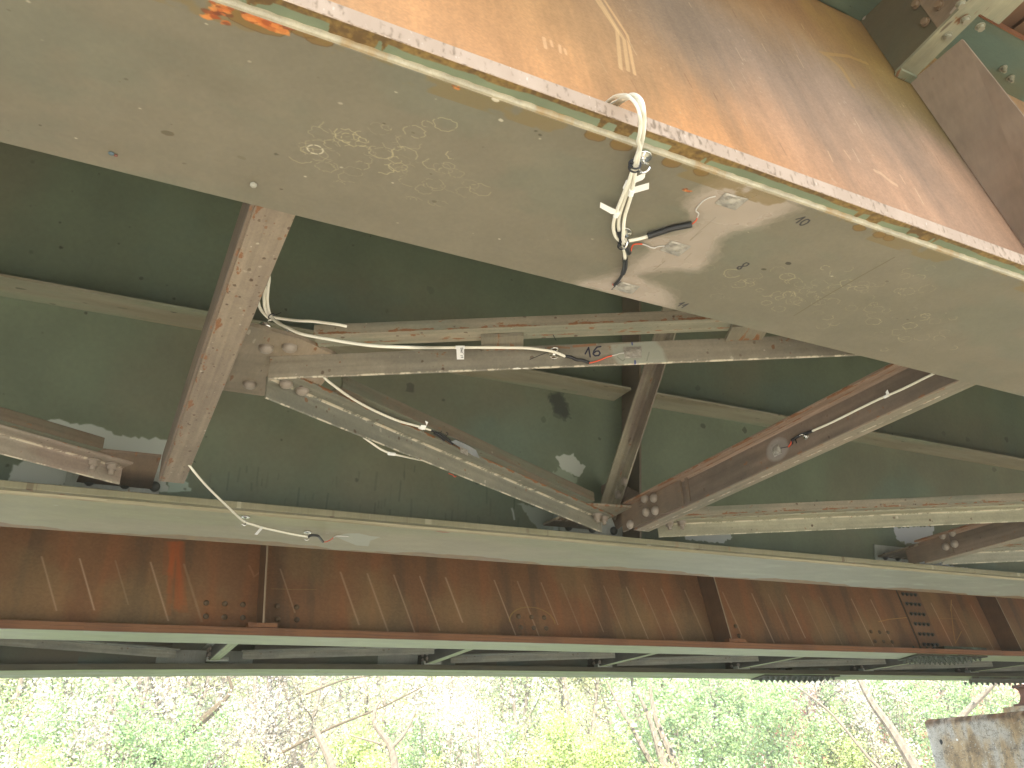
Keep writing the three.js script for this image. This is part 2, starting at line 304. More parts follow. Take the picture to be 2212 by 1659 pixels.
  const rough = tex(W, H, (x, y) => { const q = fm[y * W + x], n = nC(x / 500, y / 500); const r = 255 * (mix(0.52, 0.27, q) + 0.1 * (n - 0.5)); return [r, r, r]; }, null, { data: true, repeat: false });
  const cover = std(t, { roughness: 1, roughnessMap: rough, bumpMap: t, bumpScale: 0.0004 });
  const gen = greenPaint(29, { base: [124, 116, 101], alt: [129, 121, 105], cool: [120, 117, 103] });
  flange('cover_plate', cover, girderA, { L0, L1, Tn: T0, Tf: T1, h0: 1.0, h1: 1.0095, seg: 1 });
  flange('cover_plate', gen, girderA, { L0: -7, L1: L0 - 0.001, Tn: T0, Tf: T1, h0: 1.0, h1: 1.0095, seg: 1, u0: 0, u1: 4 });
  flange('cover_plate', gen, girderA, { L0: L1 + 0.001, L1: 15, Tn: T0, Tf: T1, h0: 1.0, h1: 1.0095, seg: 1, u0: 0, u1: 4 });
  // flange plate above it: mossy brown drip edge, green paint, grainy pale edge face
  seed = 91;
  const Tp0 = 0.841, edge = tex(2048, 512, (x, y, u, v) => {     // v: 0 outer edge .. 1 inner edge
    const m = u * 3.4, TT = v * (A.Tf - Tp0), c = nC(m * 2.2, TT * 2.2), f = nF(m * 2.2, TT * 2.2), a = nA(m * 0.8, TT);
    let col = lerp3([122, 134, 108], [140, 152, 128], sm(0.3, 0.7, a)); col = mul3(col, 0.92 + 0.16 * (c - 0.5));
    const drop = sm(0.60, 0.66, nA(m * 1.6 + 0.31, 0.4)) * 0.04 * sm(0.35, 0.6, c + 0.2);
    const br = 1 - sm(0.85, 1.1, TT / (0.011 + drop + 0.010 * (c - 0.4)));
    col = lerp3(col, lerp3([94, 72, 40], [136, 110, 60], sm(0.3, 0.75, f * 0.6 + c * 0.4)), br);
    return col;
  });
  const eF = tex(2048, 64, (x, y, u, v) => { const m = u * 3.4, f = nF(m * 2.6, v * 0.08), c = nC(m * 3, v * 0.1), a = nA(m, v * 0.1); let q = lerp3([160, 140, 122], [176, 156, 138], c); q = lerp3(q, [126, 108, 90], sm(0.52, 0.78, f * 0.75 + a * 0.25)); return lerp3(q, [200, 186, 172], sm(0.72, 0.9, nF(m * 3.1, v * 0.1 + 0.3))); });
  flange('flange_plate', std(edge, { roughness: 0.65, bumpMap: edge, bumpScale: 0.002 }), girderA, { L0: -7, L1: 15, Tn: Tp0, Tf: A.Tf - 0.004, h0: 1.0096, h1: 1.0405, seg: 1, u0: -0.5, u1: 2.9 });
  part('flange_edge', sweep([[Tp0 - 0.0015, 1.0105], [Tp0 - 0.0002, 1.009], [Tp0 - 0.0002, 1.0415], [Tp0 - 0.0022, 1.0395]], V(-7, 0, 0), V(15, 0, 0), DT, UP, { uPer: 3.4 }).geo(), std(eF, { roughness: 0.8, bumpMap: eF, bumpScale: 0.0015 }), girderA);
  // weld bead along the cover plate
  const wl = tex(1024, 32, (x, y, u, v) => { const c = nC(u * 6, v * 0.1), f = nF(u * 12, v * 0.2); return lerp3(mul3([188, 178, 152], 0.86 + 0.2 * (c - 0.5) + 0.12 * (f - 0.5)), [150, 118, 72], sm(0.62, 0.8, nA(u * 3, 0.7)) * 0.6); });
  { const mb = new MB(), N = 260; for (let i = 0; i < N; i++) { const a = mix(-0.6, 2.8, i / N), b = mix(-0.6, 2.8, (i + 1) / N), w = l => 0.0052 + 0.0012 * (nC(l * 1.4, 0.3) - 0.5) + 0.0006 * Math.sin(l * 160);
    const pr = l => { const q = w(l); return [V(l, 1.0005, T0 + 0.001), V(l, 1.0012, T0 - q * 0.55), V(l, 1.0055, T0 - q * 1.05), V(l, 1.0098, T0 - q * 1.3)]; }; const p = pr(a), q = pr(b);
    for (let j = 0; j < 3; j++) mb.quad(p[j], q[j], q[j + 1], p[j + 1], [a, j / 3], [b, j / 3], [b, (j + 1) / 3], [a, (j + 1) / 3]); }
    part('weld_bead', mb.geo(), std(wl, { roughness: 0.3 }), girderA); }

  // rusty outer web
  const WL0 = -0.4, WL1 = 3.6, h0 = 1.04, h1 = 2.6, w = 2048, hh = 800;
  const pw = (x, y) => { const p = onWeb(x, y, A.t, A.lean); return [(p[0] - WL0) / (WL1 - WL0) * w, (1 - (p[1] - h0) / (h1 - h0)) * hh]; };
  seed = 101;
  const cols = [[[740, 0], [204, 160, 118], 260], [[1000, 60], [202, 152, 108], 330], [[1130, 150], [206, 150, 102], 300], [[1450, 260], [214, 154, 96], 330], [[1600, 330], [206, 148, 102], 300], [[1900, 430], [192, 148, 116], 330], [[2120, 500], [184, 146, 118], 300],
    [[1330, 40], [150, 128, 108], 300], [[1480, 90], [136, 122, 106], 300], [[1620, 140], [146, 126, 112], 330], [[1760, 200], [150, 130, 112], 330], [[1900, 290], [156, 134, 118], 280], [[1600, 10], [156, 120, 76], 260], [[1750, 40], [150, 112, 78], 260], [[1850, 110], [150, 120, 62], 220], [[1910, 190], [132, 114, 66], 200], [[1250, 90], [168, 140, 104], 240], [[1200, 10], [190, 138, 84], 240]].map(([p, c, r]) => [...pw(...p), c, r]);
  const wt = tex(w, hh, (x, y, u, v) => {
    const m = u * (WL1 - WL0), k = (1 - v) * (h1 - h0), st = nC(m * 2.6, k * 0.16), s2 = nF(m * 1.6, k * 0.14), f = nF(m * 3, k * 3), b = nB(m * 0.7, k * 0.5);
    const wx = x + (b - 0.5) * 150 + (st - 0.5) * 60, wy = y + (b - 0.5) * 90 + (st - 0.5) * 120; let S = 0, c = [0, 0, 0];
    for (const q of cols) { const dx = (wx - q[0]) / q[3], dy = (wy - q[1]) / q[3], z = Math.exp(-4 * (dx * dx + dy * dy)) + 1e-7; S += z; c[0] += q[2][0] * z; c[1] += q[2][1] * z; c[2] += q[2][2] * z; }
    c = mul3(c, 1 / S * (0.86 + 0.09 * (st - 0.5) + 0.06 * (s2 - 0.5) + 0.14 * (f - 0.5) + 0.12 * b + 0.08 * (nC(m * 1.6, k * 1.1) - 0.5)));
    const sp = sm(0.74, 0.92, nF(m * 2.0 + 0.2, k * 1.2) * 0.7 + st * 0.3); return lerp3(c, [198, 182, 156], sp * 0.55);
  }, (g) => {
    const line = (a, lw, c) => { g.strokeStyle = c; g.lineWidth = lw; g.lineCap = 'round'; g.beginPath(); a.forEach((q, i) => { const p = pw(...q); i ? g.lineTo(...p) : g.moveTo(...p); }); g.stroke(); };
    line([[1283, 0], [1330, 70], [1338, 152]], 6, 'rgba(218,184,136,.5)'); line([[1290, 0], [1345, 90], [1354, 156]], 6, 'rgba(218,184,136,.5)'); line([[1300, 0], [1352, 80], [1368, 164]], 5, 'rgba(222,184,134,.55)');
    line([[1172, 86], [1176, 108]], 5, 'rgba(226,186,148,.5)'); line([[1187, 92], [1190, 104]], 4, 'rgba(226,186,148,.5)'); line([[1206, 102], [1208, 118]], 4, 'rgba(226,186,148,.5)'); line([[1217, 110], [1220, 121]], 4, 'rgba(226,186,148,.5)');
    line([[1887, 372], [1900, 378], [1920, 395], [1932, 402]], 8, 'rgba(216,182,148,.5)'); line([[1785, 330], [1795, 352]], 3, 'rgba(226,190,150,.4)'); line([[1820, 328], [1834, 348]], 3, 'rgba(226,190,150,.4)'); line([[1940, 380], [1952, 400]], 3, 'rgba(226,186,148,.4)');
    for (let i = 0; i < 70; i++) { const x = rr(1250, 2100), y = rr(0, 470), l = rr(8, 40); line([[x, y], [x + l * 0.55, y + l]], rr(0.8, 2.2), rnd() < 0.5 ? `rgba(216,196,160,${rr(0.15, 0.5)})` : `rgba(104,72,50,${rr(0.12, 0.4)})`); }
    g.strokeStyle = 'rgba(176,140,76,.4)'; g.lineWidth = 9; g.beginPath(); [[1840, 190], [1815, 150], [1790, 128], [1775, 118], [1830, 124], [1870, 140]].forEach((q, i) => { const p = pw(...q); i ? g.lineTo(...p) : g.moveTo(...p); }); g.stroke();
  }, { repeat: false });
  webPlate(std(wt, { roughness: 0.62, bumpMap: wt, bumpScale: 0.0006 }), girderA, { L0: WL0, L1: WL1, t: A.t, lean: A.lean, h0, h1, seg: 1 });
  const wg = steelPaint(31, { base: [196, 146, 104], alt: [152, 126, 108], rust: 0.5, w: 1024, h: 256, spots: 60 });
  webPlate(wg, girderA, { L0: -7, L1: WL0 - 0.001, t: A.t, lean: A.lean, h0, h1, seg: 1, u0: 0, u1: 2 });
  webPlate(wg, girderA, { L0: WL1 + 0.001, L1: 15, t: A.t, lean: A.lean, h0, h1, seg: 1, u0: 0, u1: 2 });
  // outer stiffeners, every second one carries a bracket
  const stm = steelPaint(33, { base: [150, 132, 114], alt: [128, 108, 90], rust: 0.28, w: 512, h: 512, len: 1, spots: 50, draw: (g) => { g.strokeStyle = 'rgba(160,108,60,.6)'; g.lineWidth = 26; g.beginPath(); g.moveTo(90, 20); g.lineTo(110, 500); g.stroke(); } });
  for (const L of [-1.9, 2.36, 6.6, 10.8]) part('stiffener', stiffG({ L, t: A.t - 0.006, lean: A.lean, h0: 1.0415, h1: 2.205, w: 0.215, dir: -1 }), stm, girderA);
  // top flange
  const tfm = greenPaint(35, { base: [96, 110, 92], alt: [104, 110, 86], cool: [92, 116, 104] });
  flange('top_flange', tfm, girderA, { L0: -7, L1: 15, Tn: 1.10, Tf: 1.62, h0: 2.575, h1: 2.60, seg: 1, u0: 0, u1: 4 });
  const rusty = steelPaint(37, { base: [142, 92, 58], alt: [116, 74, 46], rust: 0.9, w: 1024, h: 64 });
  part('flange_edge', sweep([[1.094, 2.572], [1.0995, 2.5725], [1.0995, 2.602], [1.094, 2.6025]], V(-7, 0, 0), V(15, 0, 0), DT, UP, { uPer: 2 }).geo(), rusty, girderA, 'rust-orange edge of the upper flange');
  for (const [x, y] of [[1873, 41]]) { const p = onH(x, y, 2.574); part('rivet', domeG(0.02, P3(p), new THREE.Vector3(0, -1, 0)), M.rivet, girderA); }
  part('splice_plate', boxG(2.0, 2.21, 2.562, 2.5745, 1.14, 1.3), tfm, girderA);
}

// cantilever bracket on the near side of girder A
{
  const g = thing('cantilever_bracket', 'painted steel bracket with bolted lower flange reaching out from the rusty web at upper right', 'bracket');
  const pm = greenPaint(41, { base: [92, 90, 70], alt: [98, 88, 66], cool: [88, 94, 78] }), fl = steelPaint(43, { base: [152, 148, 122], alt: [126, 132, 110], edges: [0, 0.5], rust: 0.5, w: 1024, len: 1.5 });
  const T = h => A.t + A.lean * (h - 1) - 0.008;
  part('diaphragm_plate', slab([V(2.30, 2.23, T(2.23)), V(2.30, 2.572, T(2.572)), V(2.30, 2.572, -0.5), V(2.30, 2.44, -0.5)], DX, 0.012, 0.5), pm, g);
  const bot = (l, t, o) => V(l, 2.216 + o + 0.12 * Math.max(0, 1.25 - t), t);
  const strip = (l0, l1, t0, t1, th, o = 0) => { const mb = new MB(), p = [bot(l0, t0, o), bot(l1, t0, o), bot(l1, t1, o), bot(l0, t1, o)]; return slab(p, UP, th, 1); };
  part('lower_flange', strip(2.282, 2.366, -0.5, T(2.2) - 0.002, 0.011), fl, g);
  part('cover_strap', strip(2.366, 2.47, -0.5, 0.955, 0.011, 0.002), fl, g);
  part('bearing_lip', slab([V(2.275, 2.20, T(2.2)), V(2.38, 2.20, T(2.2)), V(2.38, 2.20, T(2.2) - 0.03), V(2.275, 2.20, T(2.2) - 0.03)], UP, 0.012), fl, g);
  part('gusset_plate', slab([V(2.294, 2.26, 1.06), V(2.294, 2.50, 1.10), V(2.294, 2.56, 0.55), V(2.294, 2.30, 0.55)], DX, 0.006, 1), stampMat(), g);
  const dn = new THREE.Vector3(0, -1, 0);
  for (const [x, y] of [[2085, 42], [2117, 57], [2047, 77], [2075, 8]]) part('bolt', boltG(0.0125, P3(onH(x, y, 2.238)), dn, false), M.olive, g);
  for (const [x, y] of [[1980, 10], [2000, 48], [2030, 12]]) { const p = onL(x, y, 2.293); part('bolt', boltG(0.0125, P3(p), new THREE.Vector3(-1, 0, 0), false), M.rustRivet, g); }
  const d2 = new THREE.Vector3(0.02, -1, 0); for (const [x, y] of [[2167, 147], [2183, 168]]) part('bolt', boltG(0.0125, P3(onH(x, y, 2.573)), d2), M.olive, g);
}
function stampMat() { return steelPaint(45, { base: [128, 112, 92], alt: [112, 98, 80], rust: 0.2, w: 512, h: 256, len: 1, spots: 40 }); }

// deck over all girders; brown boards show beyond the near girder
{
  const g = thing('bridge_deck', 'brown boarded bridge deck lying over all the girders, seen in the upper right corner', 'bridge deck');
  const dm = steelPaint(47, { base: [110, 80, 54], alt: [88, 62, 42], rust: 0.3, w: 1024, h: 256, spots: 80 });
  part('deck_slab', boxG(-30, 30, 2.70, 2.9, -1.4, 9.4), green, g);
  for (let i = 0; i < 26; i++) { const l = 0.6 + i * 0.2; part('plank', boxG(l, l + 0.191, 2.665 + 0.004 * (i % 3), 2.699, -1.35, 1.5, 2), dm, g); }
  part('edge_beam', boxG(-30, 30, 2.55, 2.95, -1.62, -1.4), green, g);
  part('edge_beam', boxG(-30, 30, 2.55, 2.95, 9.4, 9.62), green, g);
}

// ================================================================ girder B, second
const B = { s: -0.02, Tn: 3.305, Tf: 3.755, t: 3.52, lean: -0.19 };
const girderB = thing('steel_girder', 'second girder, dark green web over a pale green flange with a brown far edge', 'girder');
const onWB = (x, y) => { let T = [0, 0, 0]; let t = B.t; for (let i = 0; i < 3; i++) { T = onWeb(x, y, t, B.lean); t = B.t + B.s * T[0]; } return T; };
{
  const WL0 = -1.2, WL1 = 6.8, h0 = 1.035, h1 = 2.6, w = 2048, H = 420;
  const pw = (x, y) => { const p = onWB(x, y); return [(p[0] - WL0) / (WL1 - WL0) * w, (1 - (p[1] - h0) / (h1 - h0)) * H]; };
  const fill = (g, a, c, jag = 3) => { g.fillStyle = c; g.beginPath(); const n = a.length; for (let i = 0; i < n; i++) { const p = pw(...a[i]), q = pw(...a[(i + 1) % n]), k = Math.max(1, Math.ceil(Math.hypot(q[0] - p[0], q[1] - p[1]) / 4)); for (let j = 0; j < k; j++) g.lineTo(mix(p[0], q[0], j / k) + rr(-jag, jag), mix(p[1], q[1], j / k) + rr(-jag, jag)); } g.closePath(); g.fill(); };
  const mat = greenPaint(53, { w, h: H, lw: WL1 - WL0, lh: h1 - h0, repeat: false, base: [111, 123, 101], alt: [114, 117, 96], cool: [108, 125, 110], draw: (g) => {
    const gp = 'rgba(182,190,182,.95)';
    fill(g, [[92, 912], [130, 907], [165, 917], [205, 920], [245, 938], [300, 946], [362, 950], [362, 1062], [12, 1046], [28, 1006], [62, 996], [215, 1002], [235, 976]], gp, 2);
    fill(g, [[362, 985], [398, 985], [411, 1010], [401, 1040], [414, 1064], [362, 1062]], 'rgba(164,182,170,.95)', 2);
    fill(g, [[1197, 986], [1236, 981], [1262, 1010], [1252, 1030], [1232, 1024], [1214, 1018]], 'rgba(192,198,190,.92)', 2);
    fill(g, [[1184, 1042], [1190, 1022], [1206, 1014], [1235, 1026], [1246, 1040], [1210, 1050]], 'rgba(158,170,150,.6)', 3);
    for (let i = 0; i < 3; i++) fill(g, [[1186, 854], [1212, 848], [1222, 870], [1230, 900], [1214, 908], [1192, 890]], 'rgba(36,40,36,.28)', 5);
    fill(g, [[1118, 1088], [1160, 1094], [1210, 1100], [1210, 1150], [1160, 1144], [1140, 1120]], 'rgba(156,168,162,.75)', 3);
    fill(g, [[1195, 1095], [1340, 1110], [1340, 1160], [1195, 1150]], 'rgba(168,180,178,.9)', 2);
    fill(g, [[1480, 1150], [1570, 1150], [1582, 1162], [1560, 1172], [1540, 1174], [1480, 1166]], 'rgba(188,196,196,.92)', 2);
    fill(g, [[1928, 1140], [2015, 1138], [2015, 1180], [1960, 1182], [1936, 1168]], 'rgba(190,196,204,.95)', 2);
    fill(g, [[1935, 1170], [1990, 1180], [1985, 1226], [1950, 1224]], 'rgba(112,120,92,.7)', 3);
    fill(g, [[1985, 1214], [2036, 1210], [2048, 1222], [2090, 1228], [2088, 1240], [1985, 1228]], 'rgba(186,194,202,.9)', 1);
    fill(g, [[1366, 640], [1384, 646], [1384, 672], [1366, 668]], 'rgba(112,106,58,.6)', 1);
    g.strokeStyle = 'rgba(190,198,196,.7)'; g.lineWidth = 2.4; g.beginPath(); [[1104, 1098], [1107, 1106], [1110, 1124]].forEach((q, i) => { const p = pw(...q); i ? g.lineTo(...p) : g.moveTo(...p); }); g.stroke();
    for (let i = 0; i < 60; i++) { const p = pw(rr(420, 1150), rr(1000, 1120)); g.strokeStyle = `rgba(46,56,50,${rr(0.1, 0.3)})`; g.lineWidth = rr(1, 3); g.beginPath(); g.moveTo(...p); g.lineTo(p[0] + rr(-1, 1), p[1] + rr(6, 28)); g.stroke(); }
    for (let i = 0; i < 40; i++) { const p = pw(rr(0, 2212), rr(340, 1150)); g.fillStyle = `rgba(36,36,28,${rr(0.3, 0.7)})`; blob(g, p[0], p[1], rr(0.8, 2.6), 6, 0.5); g.fill(); }
  } });
  webPlate(mat, girderB, { L0: WL0, L1: WL1, t: B.t, lean: B.lean, s: B.s, h0, h1, seg: 1 });
  webPlate(green, girderB, { L0: -7, L1: WL0 - 0.001, t: B.t, lean: B.lean, s: B.s, h0, h1, seg: 1, u0: 0, u1: 4 });
  webPlate(green, girderB, { L0: WL1 + 0.001, L1: 18, t: B.t, lean: B.lean, s: B.s, h0, h1, seg: 1, u0: 0, u1: 4 });
  // flange underside
  const F0 = -0.9, F1 = 6.9; seed = 59;
  const ft = tex(2048, 192, (x, y, u, v) => {      // v: 0 near .. 1 far
    const m = u * (F1 - F0), k = v * 0.45, a = nA(m * 0.22, k * 0.8), b = nB(m * 0.5 + 0.2, k), c = nC(m * 1.2, k * 2), st = nC(m * 0.5, k * 3 + 0.3), f = nF(m * 1.2, k * 1.2);
    let col = lerp3([152, 150, 114], [158, 150, 120], sm(0.35, 0.7, a)); col = lerp3(col, [160, 166, 152], sm(2.3, 4.4, m) * 0.85); col = mul3(col, 0.95 + 0.08 * (b - 0.5) + 0.06 * (c - 0.5) + 0.06 * (st - 0.5) + 0.05 * (f - 0.5));
    col = lerp3(col, [176, 190, 172], sm(0.62, 0.85, st * 0.6 + c * 0.4) * sm(3.6, 5, m) * 0.7);  // whitish streaks: reflected sunlight painted into the colour towards the right
    const ed = (1 - v) * 0.45, wv = 0.046 + 0.09 * (nA(m * 0.9 + 0.17, 0.23) - 0.4) + 0.02 * (c - 0.5), br = 1 - sm(wv - 0.006, wv + 0.006, ed);
    return lerp3(col, lerp3([112, 86, 48], [150, 118, 66], nC(m * 3, k * 6)), br);
  }, (g, W, HH) => {
    const q = (x, y) => { const p = onH(x, y, 1); return [(p[0] - F0) / (F1 - F0) * W, (p[2] - B.s * p[0] - B.Tn) / (B.Tf - B.Tn) * HH]; };
    const poly = (a, c) => { g.fillStyle = c; g.beginPath(); a.forEach(p => g.lineTo(...q(...p))); g.closePath(); g.fill(); };
    poly([[724, 1159], [745, 1153], [775, 1152], [800, 1158], [822, 1160], [800, 1168], [796, 1180], [770, 1178], [745, 1168]], 'rgba(170,174,160,.8)');
    g.fillStyle = 'rgba(150,74,36,.9)'; const p = q(955, 1149); g.save(); blob(g, p[0], p[1], 8, 9, 0.5, 1.6, 0.5); g.fill(); g.restore();
    for (let i = 0; i < 26; i++) { const r = q(rr(0, 2200), rr(1080, 1260)); g.fillStyle = `rgba(206,208,190,${rr(0.2, 0.5)})`; blob(g, r[0], r[1], rr(1, 3), 7, 0.5, 1.6); g.fill(); }
  }, { repeat: false });
  const o = { s: B.s, h0: 1.0, seg: 1 };
  const fm = std(ft, { roughness: 0.42, bumpMap: ft, bumpScale: 0.0006 });
  flange('cover_plate', fm, girderB, { ...o, L0: F0, L1: F1, Tn: B.Tn, Tf: B.Tf, h1: 1.0095 });
  flange('cover_plate', greenLight, girderB, { ...o, L0: -7, L1: F0 - 0.001, Tn: B.Tn, Tf: B.Tf, h1: 1.0095, u0: 0, u1: 4 });
  flange('cover_plate', greenLight, girderB, { ...o, L0: F1 + 0.001, L1: 18, Tn: B.Tn, Tf: B.Tf, h1: 1.0095, u0: 0, u1: 4 });
  const et = steelPaint(61, { base: [136, 132, 108], alt: [122, 120, 94], rust: 0.32, len: 4, w: 2048, h: 128, edges: [0.5], draw: (g, W, H2) => { for (let i = 0; i < 70; i++) { g.fillStyle = `rgba(196,192,172,${rr(0.3, 0.8)})`; blob(g, rnd() * W, rnd() * H2, rr(1, 5), 8, 0.6, 3, 0.6); g.fill(); } } });
  flange('flange_plate', et, girderB, { ...o, L0: -7, L1: 18, Tn: B.Tn - 0.05, Tf: B.Tf - 0.004, h0: 1.0096, h1: 1.036, u0: 0, u1: 4 });
  { const mb = new MB(), at = (l, h, q) => V(l, h, B.Tn + q + B.s * l); for (let i = 0; i < 60; i++) { const a = mix(-1, 8, i / 60), b = mix(-1, 8, (i + 1) / 60), pr = l => [at(l, 1.0004, 0.001), at(l, 1.003, -0.008), at(l, 1.008, -0.014), at(l, 1.0098, -0.017)], p = pr(a), q = pr(b); for (let j = 0; j < 3; j++) mb.quad(p[j], q[j], q[j + 1], p[j + 1], [a / 4, j / 3], [b / 4, j / 3], [b / 4, (j + 1) / 3], [a / 4, (j + 1) / 3]); }
    part('weld_bead', mb.geo(), steelPaint(63, { base: [172, 164, 138], alt: [150, 144, 118], rust: 0.2, w: 512, h: 32 }), girderB); }
  flange('top_flange', green, girderB, { s: B.s, L0: -7, L1: 18, Tn: 2.95, Tf: 3.5, h0: 2.601, h1: 2.63, seg: 1, u0: 0, u1: 4 });
  // longitudinal stiffener on the web, in lengths between the uprights
  const rib = greenPaint(67, { w: 1024, h: 256, base: [158, 154, 134], alt: [148, 140, 118], cool: [144, 154, 132], draw: (g, W, H2) => { for (let i = 0; i < 16; i++) { g.fillStyle = `rgba(168,162,138,${rr(0.15, 0.45)})`; blob(g, rnd() * W, rnd() * H2, rr(3, 12), 9, 0.5, 2.5, 0.5); g.fill(); } } });
  const tw = 3.52 - 0.19 * 0.83;
  for (const [a, b] of [[-7, -1.98], [-1.86, 2.385], [2.50, 6.55], [6.67, 10.8], [10.92, 18]])
    part('web_rib', sweep([[tw - 0.172, 1.822], [tw - 0.007, 1.826], [tw - 0.007, 1.838], [tw - 0.172, 1.834]], V(a, 0, B.s * a), V(b, 0, B.s * b), DT, UP, { uPer: 4 }).geo(), rib, girderB);
  const stm = greenPaint(69, { w: 256, h: 512, lw: 0.5, lh: 1.5, base: [116, 104, 86], alt: [108, 98, 82], cool: [106, 108, 90] });
  for (const L of [-1.92, 2.44, 6.61, 10.86]) part('stiffener', stiffG({ L, t: B.t - 0.007, lean: B.lean, s: B.s, h0: 1.0365, h1: 2.598, w: 0.17, dir: -1 }), stm, girderB);
}
const webSteel = steelPaint(117, { base: [124, 108, 92], alt: [108, 96, 82], rust: 0.28, spots: 150, edges: [0.02] });
// connection angles riveted to the foot of web B at the strut joints
const wbT = (L, h) => B.t + B.lean * (h - 1) + B.s * L - 0.0065;
const inB = new THREE.Vector3(0, -0.19, 1).normalize();      // out of web B towards the camera
for (const [i, l0, l1, rv, lab] of [[0, -0.16, 0.185, [-0.075, 0.055, 0.165], 'pale grey connection plate with three dark rivets at the strut foot on the left'], [1, 2.06, 2.52, [2.11, 2.25, 2.38], 'pale grey connection plate with dark rivets under the meeting point of three braces'], [2, 4.28, 4.62, [4.36, 4.47], 'lilac grey connection plate at the foot of the web, right of the photo']]) {
  const g = thing('connection_plate', lab, 'plate');
  const at = (l, h) => V(l, h, wbT(l, h));
  part('clip_plate', slab([at(l0, 1.04), at(l1, 1.04), at(l1, 1.20), at(l0, 1.20)], inB, 0.012, 1), freshPaint, g);
  part('ledge', slab((i === 0 ? [[-0.075, 3.09], [0.153, 3.08], [0.153, 3.47], [-0.12, 3.475]] : i === 1 ? [[2.0, 3.06], [2.22, 3.03], [2.22, 3.42], [1.96, 3.43]] : [[4.30, 3.1], [4.7, 3.12], [4.72, 3.38], [4.3, 3.39]]).map(([l, t]) => V(l, 1.1235, t)), UP, 0.010, 1), i === 0 ? webSteel : steelA, g);
  for (const l of rv) part('rivet', domeG(0.0215, at(l, i === 0 ? 1.138 : 1.134).addScaledVector(inB, 0.013), inB), M.darkRivet, g);
}

